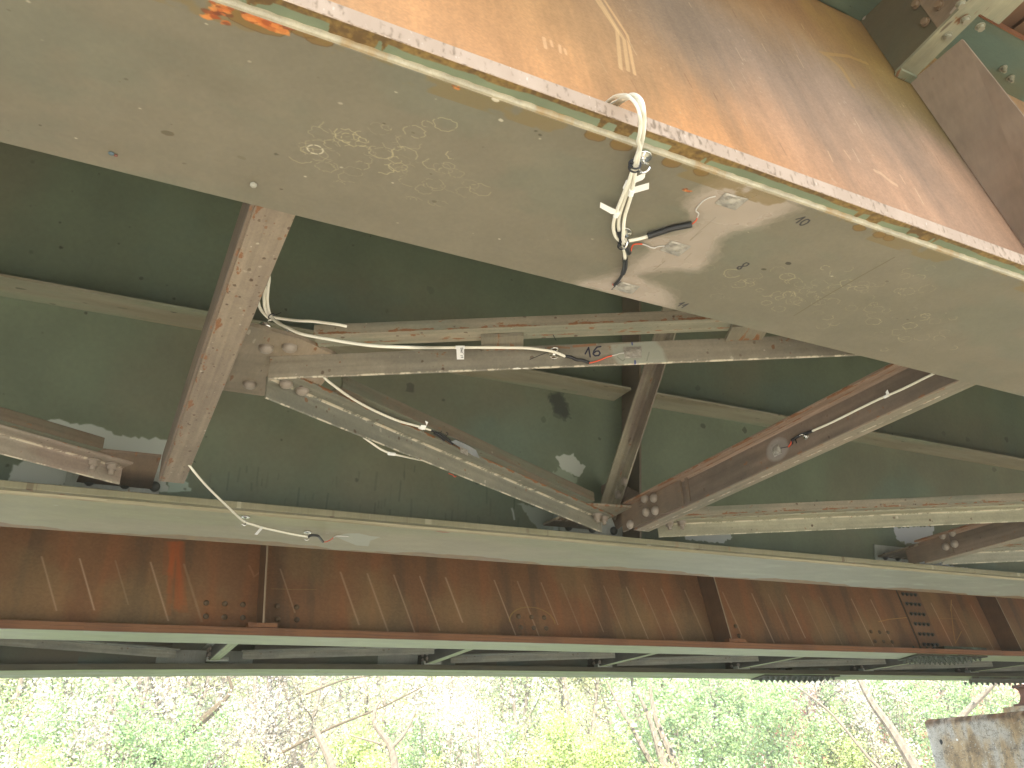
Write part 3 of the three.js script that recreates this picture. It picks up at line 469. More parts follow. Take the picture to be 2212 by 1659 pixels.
// ================================================================ girders C and D of the second pair
const C = { s: -0.017, Tn: 6.215, Tf: 6.645, t: 6.42, lean: 0.19 };
const girderC = thing('steel_girder', 'third girder with a rusty brown scratched web and bright green lower flange', 'girder');
{
  const WL0 = -1.0, WL1 = 11.4, h0 = 1.05, h1 = 1.95, w = 2048, H = 300;
  const onWC = (x, y) => { let T = [0, 0, 0], t = C.t; for (let i = 0; i < 3; i++) { T = onWeb(x, y, t, C.lean); t = C.t; } return T; };   // web stands parallel to the deck axis
  const pw = (x, y) => { const p = onWC(x, y); return [(p[0] - WL0) / (WL1 - WL0) * w, (1 - (p[1] - h0) / (h1 - h0)) * H]; };
  seed = 113;
  const wt = tex(w, H, (x, y, u, v) => {
    const m = u * (WL1 - WL0), k = v * (h1 - h0), st = nC(m * 1.0, k * 0.10), s2 = nA(m * 0.7 + 0.4, k * 0.3), f = nF(m * 1.2, k * 1.4), b = nB(m * 0.4, k * 0.3);
    let c = lerp3([158, 114, 80], [166, 124, 88], s2); c = lerp3(c, [178, 118, 78], sm(0.6, 0.85, st) * 0.5); c = lerp3(c, [124, 102, 80], sm(0.58, 0.85, nC(m * 1.0 + 0.5, k * 0.12)) * 0.6); c = lerp3(c, [170, 146, 106], sm(0.5, 0.8, b) * 0.5);
    return mul3(c, 0.92 + 0.14 * (f - 0.5) + 0.1 * (st - 0.5));
  }, (g) => {
    const line = (a, lw, c) => { g.strokeStyle = c; g.lineWidth = lw; g.lineCap = 'round'; g.beginPath(); a.forEach((q, i) => { const p = pw(...q); i ? g.lineTo(...p) : g.moveTo(...p); }); g.stroke(); };
    for (let i = 0; i < 14; i++) { const p = pw(378 + rr(-14, 14), 1170), q = pw(378 + rr(-18, 22), rr(1230, 1335)); g.strokeStyle = 'rgba(206,104,54,.17)'; g.lineWidth = rr(4, 13); g.beginPath(); g.moveTo(...p); g.lineTo(...q); g.stroke(); }
    const sx = [90, 172, 249, 325, 397, 605, 735, 793, 850, 906, 962, 1067, 1117, 1168, 1212, 1261, 1303, 1352, 1388, 1428, 1478, 1560, 1623, 1659, 1696, 1732, 1770, 1838, 1880, 1960, 2010, 2055, 2096];
    sx.forEach((x, i) => { const y0 = 1198 + x * 0.052, sl = 0.27 + x * 0.00012, y1 = Math.min(1340 + x * 0.03, y0 + rr(90, 145)); line([[x, y0], [x + (y1 - y0) * sl * 0.98, y1]], rr(1.5, 2.7), `rgba(214,186,158,${rr(0.3, 0.85)})`); });
    for (let i = 0; i < 40; i++) { const x = rr(0, 2200), y = rr(1180, 1330); line([[x, y], [x + rr(2, 10), y + rr(5, 30)]], rr(0.6, 1.2), `rgba(186,148,112,${rr(0.1, 0.35)})`); }
    g.strokeStyle = 'rgba(190,160,92,.6)'; g.lineWidth = 2; const c = pw(1150, 1345), r = pw(1198, 1345); g.beginPath(); g.ellipse(c[0], c[1], (r[0] - c[0]), 46, 0, Math.PI * 1.0, Math.PI * 2); g.stroke();
    line([[538, 1222], [549, 1246], [566, 1232]], 2.4, 'rgba(190,142,104,.75)'); line([[1510, 1282], [1518, 1291], [1542, 1278]], 2, 'rgba(190,146,104,.6)');
    line([[586, 1272], [640, 1274], [682, 1274]], 2, 'rgba(180,152,100,.5)');
    line([[1897, 1343], [1920, 1338], [1960, 1334], [1996, 1334]], 2.4, 'rgba(210,164,96,.85)'); line([[2024, 1336], [2066, 1337], [2090, 1350]], 1.6, 'rgba(200,156,92,.6)'); line([[2054, 1296], [2053, 1320]], 2, 'rgba(220,180,110,.8)'); line([[2054, 1320], [2058, 1360], [2063, 1390], [2076, 1364]], 1.6, 'rgba(214,166,90,.75)');
  }, { repeat: false });
  const wm = std(wt, { roughness: 0.62 }), gen = steelPaint(71, { base: [132, 102, 76], alt: [118, 92, 70], rust: 0.4, w: 512, h: 128, len: 2, spots: 40 });
  webPlate(wm, girderC, { L0: WL0, L1: WL1, t: C.t, lean: C.lean, h0, h1, seg: 1 });
  for (const [a, b, p, q] of [[-12, WL0 - 0.001, h0, 2.6], [WL1 + 0.001, 20, h0, 2.6], [WL0, WL1, h1 + 0.0005, 2.6]]) webPlate(gen, girderC, { L0: a, L1: b, t: C.t, lean: C.lean, h0: p, h1: q, seg: 1, u0: 0, u1: 2 });
  seed = 73;
  const ft = tex(2048, 128, (x, y, u, v) => { const m = u * 6, k = v * 0.43, a = nA(m * 0.3, k), c = nC(m * 0.9, k * 2), wv = 0.012 + 0.05 * Math.max(0, nA(m * 0.8 + 0.5, 0.6) - 0.5) + 0.012 * (c - 0.5), br = 1 - sm(wv - 0.005, wv + 0.005, k);
    let col = mul3(lerp3([178, 194, 136], [184, 198, 158], a), 0.95 + 0.08 * (c - 0.5)); return lerp3(col, lerp3([104, 66, 38], [126, 86, 50], c), br); });
  const fe = steelPaint(79, { base: [150, 104, 70], alt: [130, 90, 62], rust: 0.8, w: 1024, h: 64, len: 4, spots: 60 });
  flange('lower_flange', std(ft, { roughness: 0.45 }), girderC, { s: C.s, h0: 1.0, h1: 1.053, L0: -12, L1: 20, Tn: C.Tn, Tf: C.Tf, seg: 1, u0: 0, u1: 6 });
  part('flange_edge', (() => { const mb = new MB(); const at = (l, h, q) => V(l, h, C.Tn + q + C.s * l); for (const [h0_, h1_, q0, q1] of [[1.002, 1.026, -0.0015, -0.002], [1.026, 1.052, -0.002, -0.0035]]) for (let i = 0; i < 8; i++) { const a = -12 + i * 4, b = a + 4; mb.quad(at(a, h0_, q0), at(b, h0_, q0), at(b, h1_, q1), at(a, h1_, q1), [a / 4, 0], [b / 4, 0], [b / 4, 1], [a / 4, 1]); } for (let i = 0; i < 8; i++) { const a = -12 + i * 4, b = a + 4; mb.quad(at(a, 1.0535, -0.0035), at(b, 1.0535, -0.0035), at(b, 1.0535, 0.2), at(a, 1.0535, 0.2), [a / 4, 0], [b / 4, 0], [b / 4, 1], [a / 4, 1]); } return mb.geo(); })(), fe, girderC, 'rust-brown edge of the flange');
  const stm = steelPaint(83, { base: [132, 102, 74], alt: [114, 88, 64], rust: 0.4, w: 256, h: 256, len: 1, spots: 30 });
  const litEdgePaint = new THREE.MeshStandardMaterial({ color: new THREE.Color(0.46, 0.36, 0.25), roughness: 0.7 });  // lighter tone on a thin strip paints the stiffener edge as lit
  for (const L of [-3.2, 1.155, 5.53, 9.95, 14.3]) { const s = part('stiffener', stiffG({ L, t: C.t - 0.007, lean: C.lean, h0: 1.054, h1: 2.598, w: 0.24, dir: -1 }), stm, girderC); part('stiffener_lit_edge', slab([V(L - 0.0065, 1.054, C.t + C.lean * 0.054 - 0.247), V(L + 0.0065, 1.054, C.t + C.lean * 0.054 - 0.247), V(L + 0.0065, 2.59, C.t + C.lean * 1.59 - 0.247), V(L - 0.0065, 2.59, C.t + C.lean * 1.59 - 0.247)], new THREE.Vector3(0, 0, 1), 0.002, 1), litEdgePaint, s); part('foot_block', boxG(L - 0.11, L + 0.10, 1.0545, 1.085, C.Tn + C.s * L - 0.02, C.Tn + C.s * L + 0.05), fe, s); }
  const out = new THREE.Vector3(0, 0.19, 1).normalize(), at = (l, h) => V(l, h, C.t + C.lean * (h - 1) - 0.0065);
  for (const [ls, hs] of [[[0.78, 0.912, 1.043, 1.30, 1.447].concat([1.18]), [1.262, 1.162]], [[3.39, 3.52, 3.646], [1.268, 1.172]], [[5.72, 5.85], [1.27, 1.172]], [[7.79, 7.925, 8.06], [1.278, 1.172]]]) for (const l of ls) for (const h of hs) part('rivet', domeG(0.021, at(l + (h < 1.2 ? 0.006 : 0), h), out), M.rustRivet, girderC);
  const sp = part('splice_plate', slab([at(8.505, 1.075), at(8.86, 1.075), at(8.86, 1.93), at(8.505, 1.93)], out, 0.010, 0.5), steelPaint(85, { base: [160, 124, 92], alt: [146, 112, 84], rust: 0.3, w: 256, h: 256, len: 1, spots: 20 }), girderC);
  part('joint_gap', slab([at(8.49, 1.06), at(8.503, 1.06), at(8.503, 1.93), at(8.49, 1.93)], out, 0.002, 1), M.darkRivet, girderC);
  for (let i = 0; i < 6; i++) for (let j = 0; j < 4; j++) part('bolt', boltG(0.017, at(8.57 + j * 0.072, 1.155 + i * 0.118).addScaledVector(out, 0.0105), out, false), M.darkRivet, sp);
}
const sagD = l => l < 3.7 ? -0.048 * Math.pow((3.7 - l) / 4.3, 2) : 0;
const D = { s: -0.012, Tn: 7.99, Tf: 8.49, t: 8.25, lean: -0.19 };
const girderD = thing('steel_girder', 'farthest girder, long green flange just above the trees', 'girder');
{
  const o = { s: D.s, sag: l => sagD(Math.max(l, -1.5)), seg: 24 };
  const gd = greenPaint(87, { base: [104, 112, 96], alt: [112, 108, 90], cool: [104, 120, 110] });
  webPlate(gd, girderD, { L0: -12, L1: 20, t: D.t, lean: D.lean, s: D.s, h0: 1.05, h1: 2.6, u0: 0, u1: 4, seg: 24, sag: o.sag });
  const ft = greenPaint(89, { w: 1024, h: 128, base: [176, 196, 138], alt: [182, 194, 146], cool: [186, 200, 172] });
  flange('lower_flange', ft, girderD, { ...o, h0: 1.0, h1: 1.049, L0: -12, L1: 20, Tn: D.Tn, Tf: D.Tf, u0: 0, u1: 6 });
  const et = steelPaint(93, { base: [96, 94, 74], alt: [86, 84, 66], rust: 0.1, w: 1024, h: 64, len: 4, spots: 50 });
  part('flange_edge', (() => { const mb = new MB(); const at = (l, h, q) => V(l, h + o.sag(l), D.Tn + q + D.s * l); for (let i = 0; i < 32; i++) { const a = -12 + i, b = a + 1; mb.quad(at(a, 1.002, -0.0015), at(b, 1.002, -0.0015), at(b, 1.05, -0.003), at(a, 1.05, -0.003), [a / 4, 0], [b / 4, 0], [b / 4, 1], [a / 4, 1]); } return mb.geo(); })(), et, girderD);
}

// ================================================================ bracing between the girders
function Lprof(w1, w2, t = 0.008, r = 0.008, down = true) {        // horizontal leg along +a, second leg along -b (or +b)
  const s = down ? -1 : 1, pts = [[0, 0.0], [0.0, s * (w2 - 0.002)], [0.002, s * w2], [t - 0.002, s * w2], [t, s * (w2 - 0.003)], [t, s * (t + r)]];
  for (const a of [0.35, 0.7]) pts.push([t + r * (1 - Math.cos(a * Math.PI / 2)), s * (t + r * (1 - Math.sin(a * Math.PI / 2)))]);
  pts.push([t + r, s * t], [w1 - 0.003, s * t], [w1, s * (t - 0.002)], [w1, 0.0]);
  return pts;
}
const dirs = (p0, p1, toCam) => { const d = p1.clone().sub(p0).setY(0).normalize(); const a = new THREE.Vector3(-d.z, 0, d.x); if (a.z < 0) a.negate(); return toCam ? a : a.negate(); };  // toCam: towards -T
// a star-battened lateral: hanging lower angle (camTowards: its flat leg reaches to the camera side) and a shallower upper angle
function lateral(name, label, group, p0, p1, { cam = true, hang = 0.072, flat = 0.078, hb = 1.05, upOff = 0.112, upFlat = 0.07, upLeg = 0.045, mLow = steelA, mUp = steelB, uLow, uUp, norm = false, ext = 0, batten = [] } = {}) {
  const g = thing(name, label, 'bracing', group), a = V(p0[0], hb + hang, p0[1]), b = V(p1[0], hb + hang, p1[1]), A_ = dirs(a, b, cam);
  const low = part('lower_angle', sweep(Lprof(flat, hang, 0.008, 0.009), a, b, A_, UP, { norm, uPer: 2 }).geo(), mLow, g);
  const C_ = dirs(a, b, true), d = b.clone().sub(a).normalize();
  const ua = a.clone().addScaledVector(C_, upOff).addScaledVector(d, uUp?.[0] ?? 0.12); ua.y = EYE + hb + hang + 0.001;
  const ub = b.clone().addScaledVector(C_, upOff).addScaledVector(d, uUp?.[1] ?? -0.1); ub.y = ua.y;
  part('upper_angle', sweep(Lprof(upFlat, upLeg, 0.007, 0.007, false), ua, ub, C_.clone().negate(), UP, { uPer: 2 }).geo(), mUp, g);
  for (const [f, wd, w0, w1] of batten) { const c = a.clone().lerp(b, f); c.y = EYE + hb + hang - 0.0105; const q = (s, o) => c.clone().addScaledVector(d, s).addScaledVector(C_, o); part('batten_plate', slab([q(-wd, w0), q(wd, w0), q(wd, w1), q(-wd, w1)], UP, 0.0095, 1), steelA, g); }
  return { g, low, a, b, A_, C_, d };
}
// Z-section cross strut under the web stiffeners: bottom leg to +L, top leg to -L
function strutAt(label, group, L, T0, T1, mats, { w = 0.088, hgt = 0.13, top = 0.045, h0 = 1.02, name = 'cross_strut' } = {}) {
  const g = thing(name, label, 'strut', group), t = 0.009;
  const box = (l0, l1, a, b, e = 0.0015) => sweep([[l0 + e, a], [l1 - e, a], [l1, a + e], [l1, b - e], [l1 - e, b], [l0 + e, b], [l0, b - e], [l0, a + e]], V(0, 0, T0), V(0, 0, T1), DX, UP, { norm: !!mats[3], uPer: 2 }).geo();
  part('bottom_leg', box(L + t, L + w, h0, h0 + t), mats[0], g);
  part('web', box(L, L + t, h0 - 0.0005, h0 + hgt), mats[1], g);
  if (top) part('top_leg', box(L - top, L - 0.0005, h0 + hgt - t, h0 + hgt + 0.001), mats[2], g);
  if (top) part('fillet', sweep([[L - 0.012, h0 + hgt - t], [L - 0.0002, h0 + hgt - t], [L - 0.0002, h0 + hgt - t - 0.012], [L - 0.004, h0 + hgt - t - 0.004]], V(0, 0, T0 + 0.02), V(0, 0, T1 - 0.02), DX, UP, { uPer: 2 }).geo(), mats[2], g);
  return g;
}
const botSteel = steelPaint(115, { base: [146, 132, 114], alt: [138, 124, 108], edges: [0.02, 0.45, 0.98], edgeW: 0.05, rust: 0.36, spots: 620, h: 220 });
const topSteel = steelPaint(119, { base: [158, 134, 116], alt: [144, 122, 104], rust: 0.62, edges: [0.0, 0.5], edgeW: 0.10, spots: 160 });
const upSteel = steelPaint(153, { base: [104, 106, 90], alt: [112, 100, 84], rust: 0.35, edges: [0.25], spots: 140 });
const GS = 'cross struts between the two near girders', GL = 'lateral braces between the two near girders';
strutAt('beige cross strut speckled with rust dropping from the near girder on the left', GS, 0.154, 1.06, 3.05, [botSteel, webSteel, topSteel], { hgt: 0.1, top: 0 });

// strut with the round cleaned patch, cable and gauge
const s1web = (() => { return steelPaint(121, { w: 2048, h: 256, len: 1.9, base: [122, 106, 92], alt: [108, 96, 84], rust: 0.25, spots: 130, edges: [0.0], draw: (g, W, H) => {
  const p = onL(1678, 970, 2.23), x = (1 - 0) * ((p[2] - 1.06) / (3.05 - 1.06)) * W;
  // the -L face is the edge run v ~ 0.53..0.97 of the profile
  S1.x = x; g.save(); g.translate(x, H * (1 - S1.v(p[1]))); g.scale(1, 1); const N = 26;
  for (let i = 0; i < 5; i++) { g.fillStyle = 'rgba(150,146,140,.22)'; blob(g, 0, 0, 62 - i * 3, 30, 0.06, 1.05, 0.72); g.fill(); } g.restore();
} }); });
const S1 = { v: h => { const t = 0.009, H = 0.1305, e = 0.0015, per = 2 * (t + H), d = t + H + t + (1.02 + 0.13 - h); return d / per; } };
const s1m = s1web();
const g1 = strutAt('cross strut carrying a cable and a round cleaned gauge patch, right of centre', GS, 2.232, 1.06, 3.05, [steelA, s1m, topSteel, true]);
strutAt('short stretch of cross strut with four rivets at the right edge', GS, 4.32, 1.9, 3.1, [steelB, webSteel, topSteel]);
// end connections with rivets on the struts' webs
{
  const mL = new THREE.Vector3(-1, 0, 0);
  part('end_plate', slab([V(2.231, 1.03, 2.66), V(2.231, 1.138, 2.66), V(2.231, 1.138, 3.12), V(2.231, 1.03, 3.12)], mL, 0.011, 1), webSteel, g1);
  part('weld_strip', slab([V(2.231, 1.03, 2.615), V(2.231, 1.138, 2.615), V(2.231, 1.138, 2.632), V(2.231, 1.03, 2.632)], mL, 0.005, 1), webSteel, g1);
  for (const [x, y] of [[1394, 1077], [1414, 1076], [1397, 1106], [1417, 1103], [1363, 1133]]) part('rivet', domeG(0.0215, P3(onL(x, y, 2.219)), mL), M.rivet, g1);
  const g2 = scene.children.filter(o => /^cross_strut/.test(o.name))[2];
  part('end_plate', slab([V(4.319, 1.03, 2.9), V(4.319, 1.14, 2.9), V(4.319, 1.14, 3.2), V(4.319, 1.03, 3.2)], mL, 0.006, 1), webSteel, g2);
  for (const [x, y] of [[2037, 1157], [2058, 1151], [2044, 1181], [2063, 1175]]) part('rivet', domeG(0.0215, P3(onL(x, y, 4.313)), mL), M.rivet, g2);
}

// first bay: brace with the number 16 running to the near girder
const D1A = [0.352, 2.139], D1B = [2.30, 1.147];
const d1len = Math.hypot(D1B[0] - D1A[0], D1B[1] - D1A[1]);
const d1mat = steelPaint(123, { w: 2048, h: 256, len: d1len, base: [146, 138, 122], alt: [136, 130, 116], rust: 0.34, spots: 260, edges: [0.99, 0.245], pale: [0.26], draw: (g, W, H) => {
  // outer hanging face: profile starts at its top and runs down
  const per = 0.078 * 2 + 0.072 * 2 - 0.004, dv = h => ((1.122 - h) / per);
  const pp = (x, y) => { const d = ray(x, y), dx = (D1B[0] - D1A[0]), dy = (D1B[1] - D1A[1]); const k = (D1A[0] * dy - D1A[1] * dx) / (d[0] * dy - d[2] * dx), p = sc3(d, k); return [Math.hypot(p[0] - D1A[0], p[2] - D1A[1]) / d1len * W, (1 - dv(p[1])) * H]; };
  const q = a => a.map(([x, y]) => pp((1800 + x * 0.27125) / 1.6492, (1150 + y * 0.27125) / 1.6492));
  g.lineCap = g.lineJoin = 'round';
  for (let i = 0; i < 5; i++) { g.fillStyle = 'rgba(158,164,152,.24)'; g.beginPath(); q([[1360 + i * 10, 290], [1990 - i * 10, 240], [2080 - i * 8, 350], [2140 - i * 12, 520], [1480 + i * 10, 545], [1400 + i * 10, 450]]).forEach(p => g.lineTo(p[0] + rr(-3, 3), p[1] + rr(-1, 1))); g.closePath(); g.fill(); }
  const pen = (a, w, c) => { g.strokeStyle = c; g.lineWidth = w; g.beginPath(); q(a).forEach(p => g.lineTo(...p)); g.stroke(); };
  pen([[1050, 410], [1095, 325], [1115, 450]], 3.4, 'rgb(16,20,50)'); pen([[1255, 312], [1205, 320], [1165, 368], [1153, 412], [1180, 436], [1225, 432], [1246, 402], [1228, 372], [1192, 374], [1162, 400]], 3.4, 'rgb(16,20,50)');
  pen([[1663, 255], [1668, 288]], 4, 'rgba(50,60,120,.8)'); pen([[1705, 505], [1707, 545]], 5, 'rgba(50,60,120,.85)');
  pen([[1470, 450], [1520, 490], [1545, 505], [1570, 480]], 2, 'rgba(104,104,96,.7)'); pen([[1890, 390], [1860, 500]], 3, 'rgba(120,120,110,.6)');
  pen([[840, 330], [700, 320], [560, 330]], 6, 'rgba(140,84,44,.45)'); pen([[1180, 285], [900, 310]], 7, 'rgba(150,84,44,.5)');
  g.fillStyle = 'rgba(226,224,214,.8)'; for (const [x, y, r] of [[160, 605, 5], [270, 603, 3]]) { const p = q([[x, y]])[0]; blob(g, p[0], p[1], r, 8, 0.4, 3, 0.7); g.fill(); }
} });
const d1 = lateral('lateral_brace', 'brace with a cable, a hook magnet and the number 16 written on it', GL, D1A, D1B, { cam: false, mLow: d1mat, norm: true, upOff: 0.112, upFlat: 0.07, upLeg: 0.034, mUp: steelB, uUp: [0.15, -0.04], batten: [[0.307, 0.060, 0.001, 0.082], [0.628, 0.054, 0.001, 0.082]] });
// first bay: brace running down to girder B, cable behind
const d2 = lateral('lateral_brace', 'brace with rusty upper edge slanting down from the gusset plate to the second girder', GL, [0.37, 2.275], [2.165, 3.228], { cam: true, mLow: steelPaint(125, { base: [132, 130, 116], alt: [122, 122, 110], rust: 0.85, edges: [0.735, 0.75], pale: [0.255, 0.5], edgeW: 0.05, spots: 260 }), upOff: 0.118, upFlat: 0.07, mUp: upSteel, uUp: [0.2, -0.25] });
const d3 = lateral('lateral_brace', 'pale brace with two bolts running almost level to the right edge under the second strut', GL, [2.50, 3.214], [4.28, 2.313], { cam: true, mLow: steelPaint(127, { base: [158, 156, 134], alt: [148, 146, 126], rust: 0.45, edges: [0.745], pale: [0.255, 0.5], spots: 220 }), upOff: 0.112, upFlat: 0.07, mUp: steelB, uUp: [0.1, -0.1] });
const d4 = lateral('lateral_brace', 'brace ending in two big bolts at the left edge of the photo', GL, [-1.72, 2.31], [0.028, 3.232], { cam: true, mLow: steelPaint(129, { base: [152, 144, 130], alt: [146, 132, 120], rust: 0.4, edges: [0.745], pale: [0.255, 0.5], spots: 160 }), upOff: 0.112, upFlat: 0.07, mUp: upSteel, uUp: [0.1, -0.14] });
const d5 = lateral('lateral_brace', 'short pale brace below the four riveted strut end at the right edge', GL, [4.60, 3.19], [6.4, 2.3], { cam: true, mLow: steelC, upOff: 0.112, upFlat: 0.07, mUp: steelB });
// bolts at the brace ends, heads down
{
  const dn = new THREE.Vector3(0, -1, 0);
  for (const [x, y, o] of [[1290, 1111, d2], [1304, 1117, d2], [203, 994, d4], [243, 1003, d4], [1445, 1128, d3], [1472, 1127, d3]]) part('bolt', boltG(0.0185, P3(onH(x, y, 1.112)), dn), M.rivet, o.g);
}
// gusset in the middle of the first strut
{
  const g = thing('gusset_plate', 'beige gusset plate with five rivets in the middle of the left strut', 'plate');
  const gm = steelPaint(131, { base: [150, 136, 118], alt: [140, 130, 112], w: 1024, h: 1024, len: 1, rust: 0.3, spots: 500 }), pts = [[0.235, 1.985], [0.273, 1.985], [0.405, 2.004], [0.525, 2.066], [0.545, 2.155], [0.535, 2.29], [0.385, 2.415], [0.235, 2.42]].map(([l, t]) => V(l, 1.1225, t));
  part('plate', slab(pts, UP, 0.0115, 1), gm, g);
  const dn = new THREE.Vector3(0, -1, 0);
  for (const [x, y] of [[575, 750], [626, 748], [540, 828]]) part('rivet', domeG(0.0205, P3(onH(x, y, 1.1222)), dn), M.rivet, g);
  for (const [x, y] of [[618, 827], [653, 842]]) part('rivet', domeG(0.0205, P3(onH(x, y, 1.113)), dn), M.rivet, d2.g);
}
// vertical cross frame at the second strut
{
  const prof = [[0, 0], [0.072, 0], [0.072, 0.008], [0.016, 0.008], [0.010, 0.010], [0.008, 0.016], [0.008, 0.072], [0, 0.072]];
  const fr = (name, label, a, b) => { const g = thing(name, label, 'bracing'); const p0 = V(...a), p1 = V(...b), d = p1.clone().sub(p0).normalize(); let n = new THREE.Vector3(0, -d.z, d.y).normalize(); if (n.y > 0) n.negate(); part('angle', sweep(prof, p0, p1, new THREE.Vector3(-1, 0, 0), n, { uPer: 2 }).geo(), steelPaint(133, { base: [150, 144, 124], alt: [124, 112, 98], rust: 0.3, edges: [0.5, 0.25], spots: 90, w: 1024 }), g); return g; };
  const f = fr('frame_diagonal', 'steep diagonal rising from the second girder behind the numbered brace', [2.300, 1.19, 3.34], [2.300, 2.46, 2.20]);
  const mL = new THREE.Vector3(-1, 0, 0); for (const [x, y] of [[1350, 1040], [1337, 1069]]) part('rivet', domeG(0.021, P3(onL(x, y, 2.291)), mL), M.rivet, f);
  const g = thing('frame_gusset', 'dark plate joining diagonal and strut at the foot of the second web', 'plate'); part('plate', slab([V(2.309, 1.10, 3.30), V(2.309, 1.36, 3.42), V(2.309, 1.36, 3.28), V(2.309, 1.15, 2.98)], DX, 0.01, 1), webSteel, g);
}

// ================================================================ bracing between the far pair of girders
{
  const N = [-1.02, 1.04, 3.10, 5.13, 7.10, 9.2, 11.3, 13.4], pale = steelPaint(135, { base: [186, 200, 146], alt: [176, 192, 142], rust: 0.02, spots: 20, w: 512, h: 64 }), grey = steelPaint(137, { base: [164, 164, 150], alt: [148, 150, 140], rust: 0.05, spots: 70, w: 1024, h: 64 }), dark = steelPaint(139, { base: [92, 90, 78], alt: [84, 82, 70], rust: 0.1, spots: 40, w: 512, h: 64 });
  const where = ['leftmost', 'first bright green', 'second', 'third', 'fourth', 'fifth', 'sixth', 'rightmost'];
  N.forEach((L, i) => {
    const g = strutAt(`${where[i]} cross strut from the left between the two far girders`, 'cross struts between the two far girders', L, 6.5, 8.22, [pale, dark, grey], { w: 0.09, hgt: 0.12, h0: 1.06 });
    for (const [t, h] of [[8.02, 1.15], [8.02, 1.10], [7.9, 1.15], [7.9, 1.10]]) part('rivet', domeG(0.02, V(L - 0.0005, h, t), new THREE.Vector3(-1, 0, 0)), M.rivet, g);
    const p = thing('connection_plate', `small pale plate at the far girder under the ${where[i]} of the far struts`, 'plate');
    part('clip_plate', slab([V(L - 0.42, 1.055, 8.20), V(L + 0.42, 1.055, 8.20), V(L + 0.42, 1.17, 8.18), V(L - 0.42, 1.17, 8.18)], new THREE.Vector3(0, 0, 1), 0.012, 1), freshPaint, p);
    part('packing', boxG(L - 0.02, L + 0.17, 1.0505, 1.085, 7.98 + D.s * L, 8.06 + D.s * L), freshPaint, p);
  });
  const mid = (7.36), far = 8.02;
  const GF = 'lateral braces between the two far girders';
  lateral('lateral_brace', 'grey brace between the far girders at the left edge, meeting the first green strut', GF, [N[0] + 0.15, mid], [N[1] - 0.28, far], { mLow: grey, mUp: dark, hb: 1.075, upOff: 0.12 });
  for (let k = 1; k < 7; k++) lateral('lateral_brace', `grey brace between the far girders, running right from the ${where[k]} far strut`, GF, [N[k] + 0.30, far], [N[k + 1] - 0.12, mid + 0.06], { mLow: grey, mUp: dark, hb: 1.075, upOff: 0.12 });
}
// bolted splice plates under the far flanges
for (const [nm, l0, l1, g, tn, tf, top, lab] of [['C', 7.98, 9.15, girderC, 6.10, 6.52, 1.056, 'dark bolted splice plate under the flange'], ['D', 7.52, 8.80, girderD, 7.93, 8.40, 1.052, 'dark bolted splice plate under the flange']]) {
  const m = greenPaint(141, { w: 256, h: 256, base: [64, 70, 50], alt: [70, 66, 46] });
  const pl = part('splice_plate', slab([V(l0, 0.984, tn), V(l1, 0.984, tn), V(l1 - 0.03, 0.984, tf), V(l0 + 0.2, 0.984, tf)], UP, 0.0155, 1), m, g, lab);
  for (let i = 0; i < 13; i++) for (let j = 0; j < 4; j++) { const l = l0 + 0.1 + i * (l1 - l0 - 0.16) / 12, t = tn + 0.06 + j * 0.11; if (l > l0 + 0.05 + j * 0.05) part('bolt', boltG(0.018, V(l, 0.984, t), new THREE.Vector3(0, -1, 0)), M.greenBolt, pl); }
  const up = part('upper_splice_plate', boxG(l0 + 0.45, l1, top, top + 0.03, tn - 0.012, tn + 0.14), m, g);
  for (let i = 0; i < 9; i++) part('bolt', boltG(0.018, V(l0 + 0.1 + i * 0.11, top, tn + 0.10), UP), M.greenBolt, up);
}
{ // long splice near the support
  const m = greenPaint(143, { w: 256, h: 256, base: [84, 86, 66], alt: [88, 80, 60] });
  const pl = part('splice_plate', slab([V(11.3, 0.972, 7.85), V(16, 0.972, 7.85), V(16, 0.972, 8.345), V(11.9, 0.972, 8.345)], UP, 0.027, 1), m, girderD, 'thick bolted plate under the flange at the support');
  for (let i = 0; i < 22; i++) part('bolt', boltG(0.02, V(11.75 + i * 0.13, 0.972, 8.30), new THREE.Vector3(0, -1, 0)), M.greenBolt, pl);
}

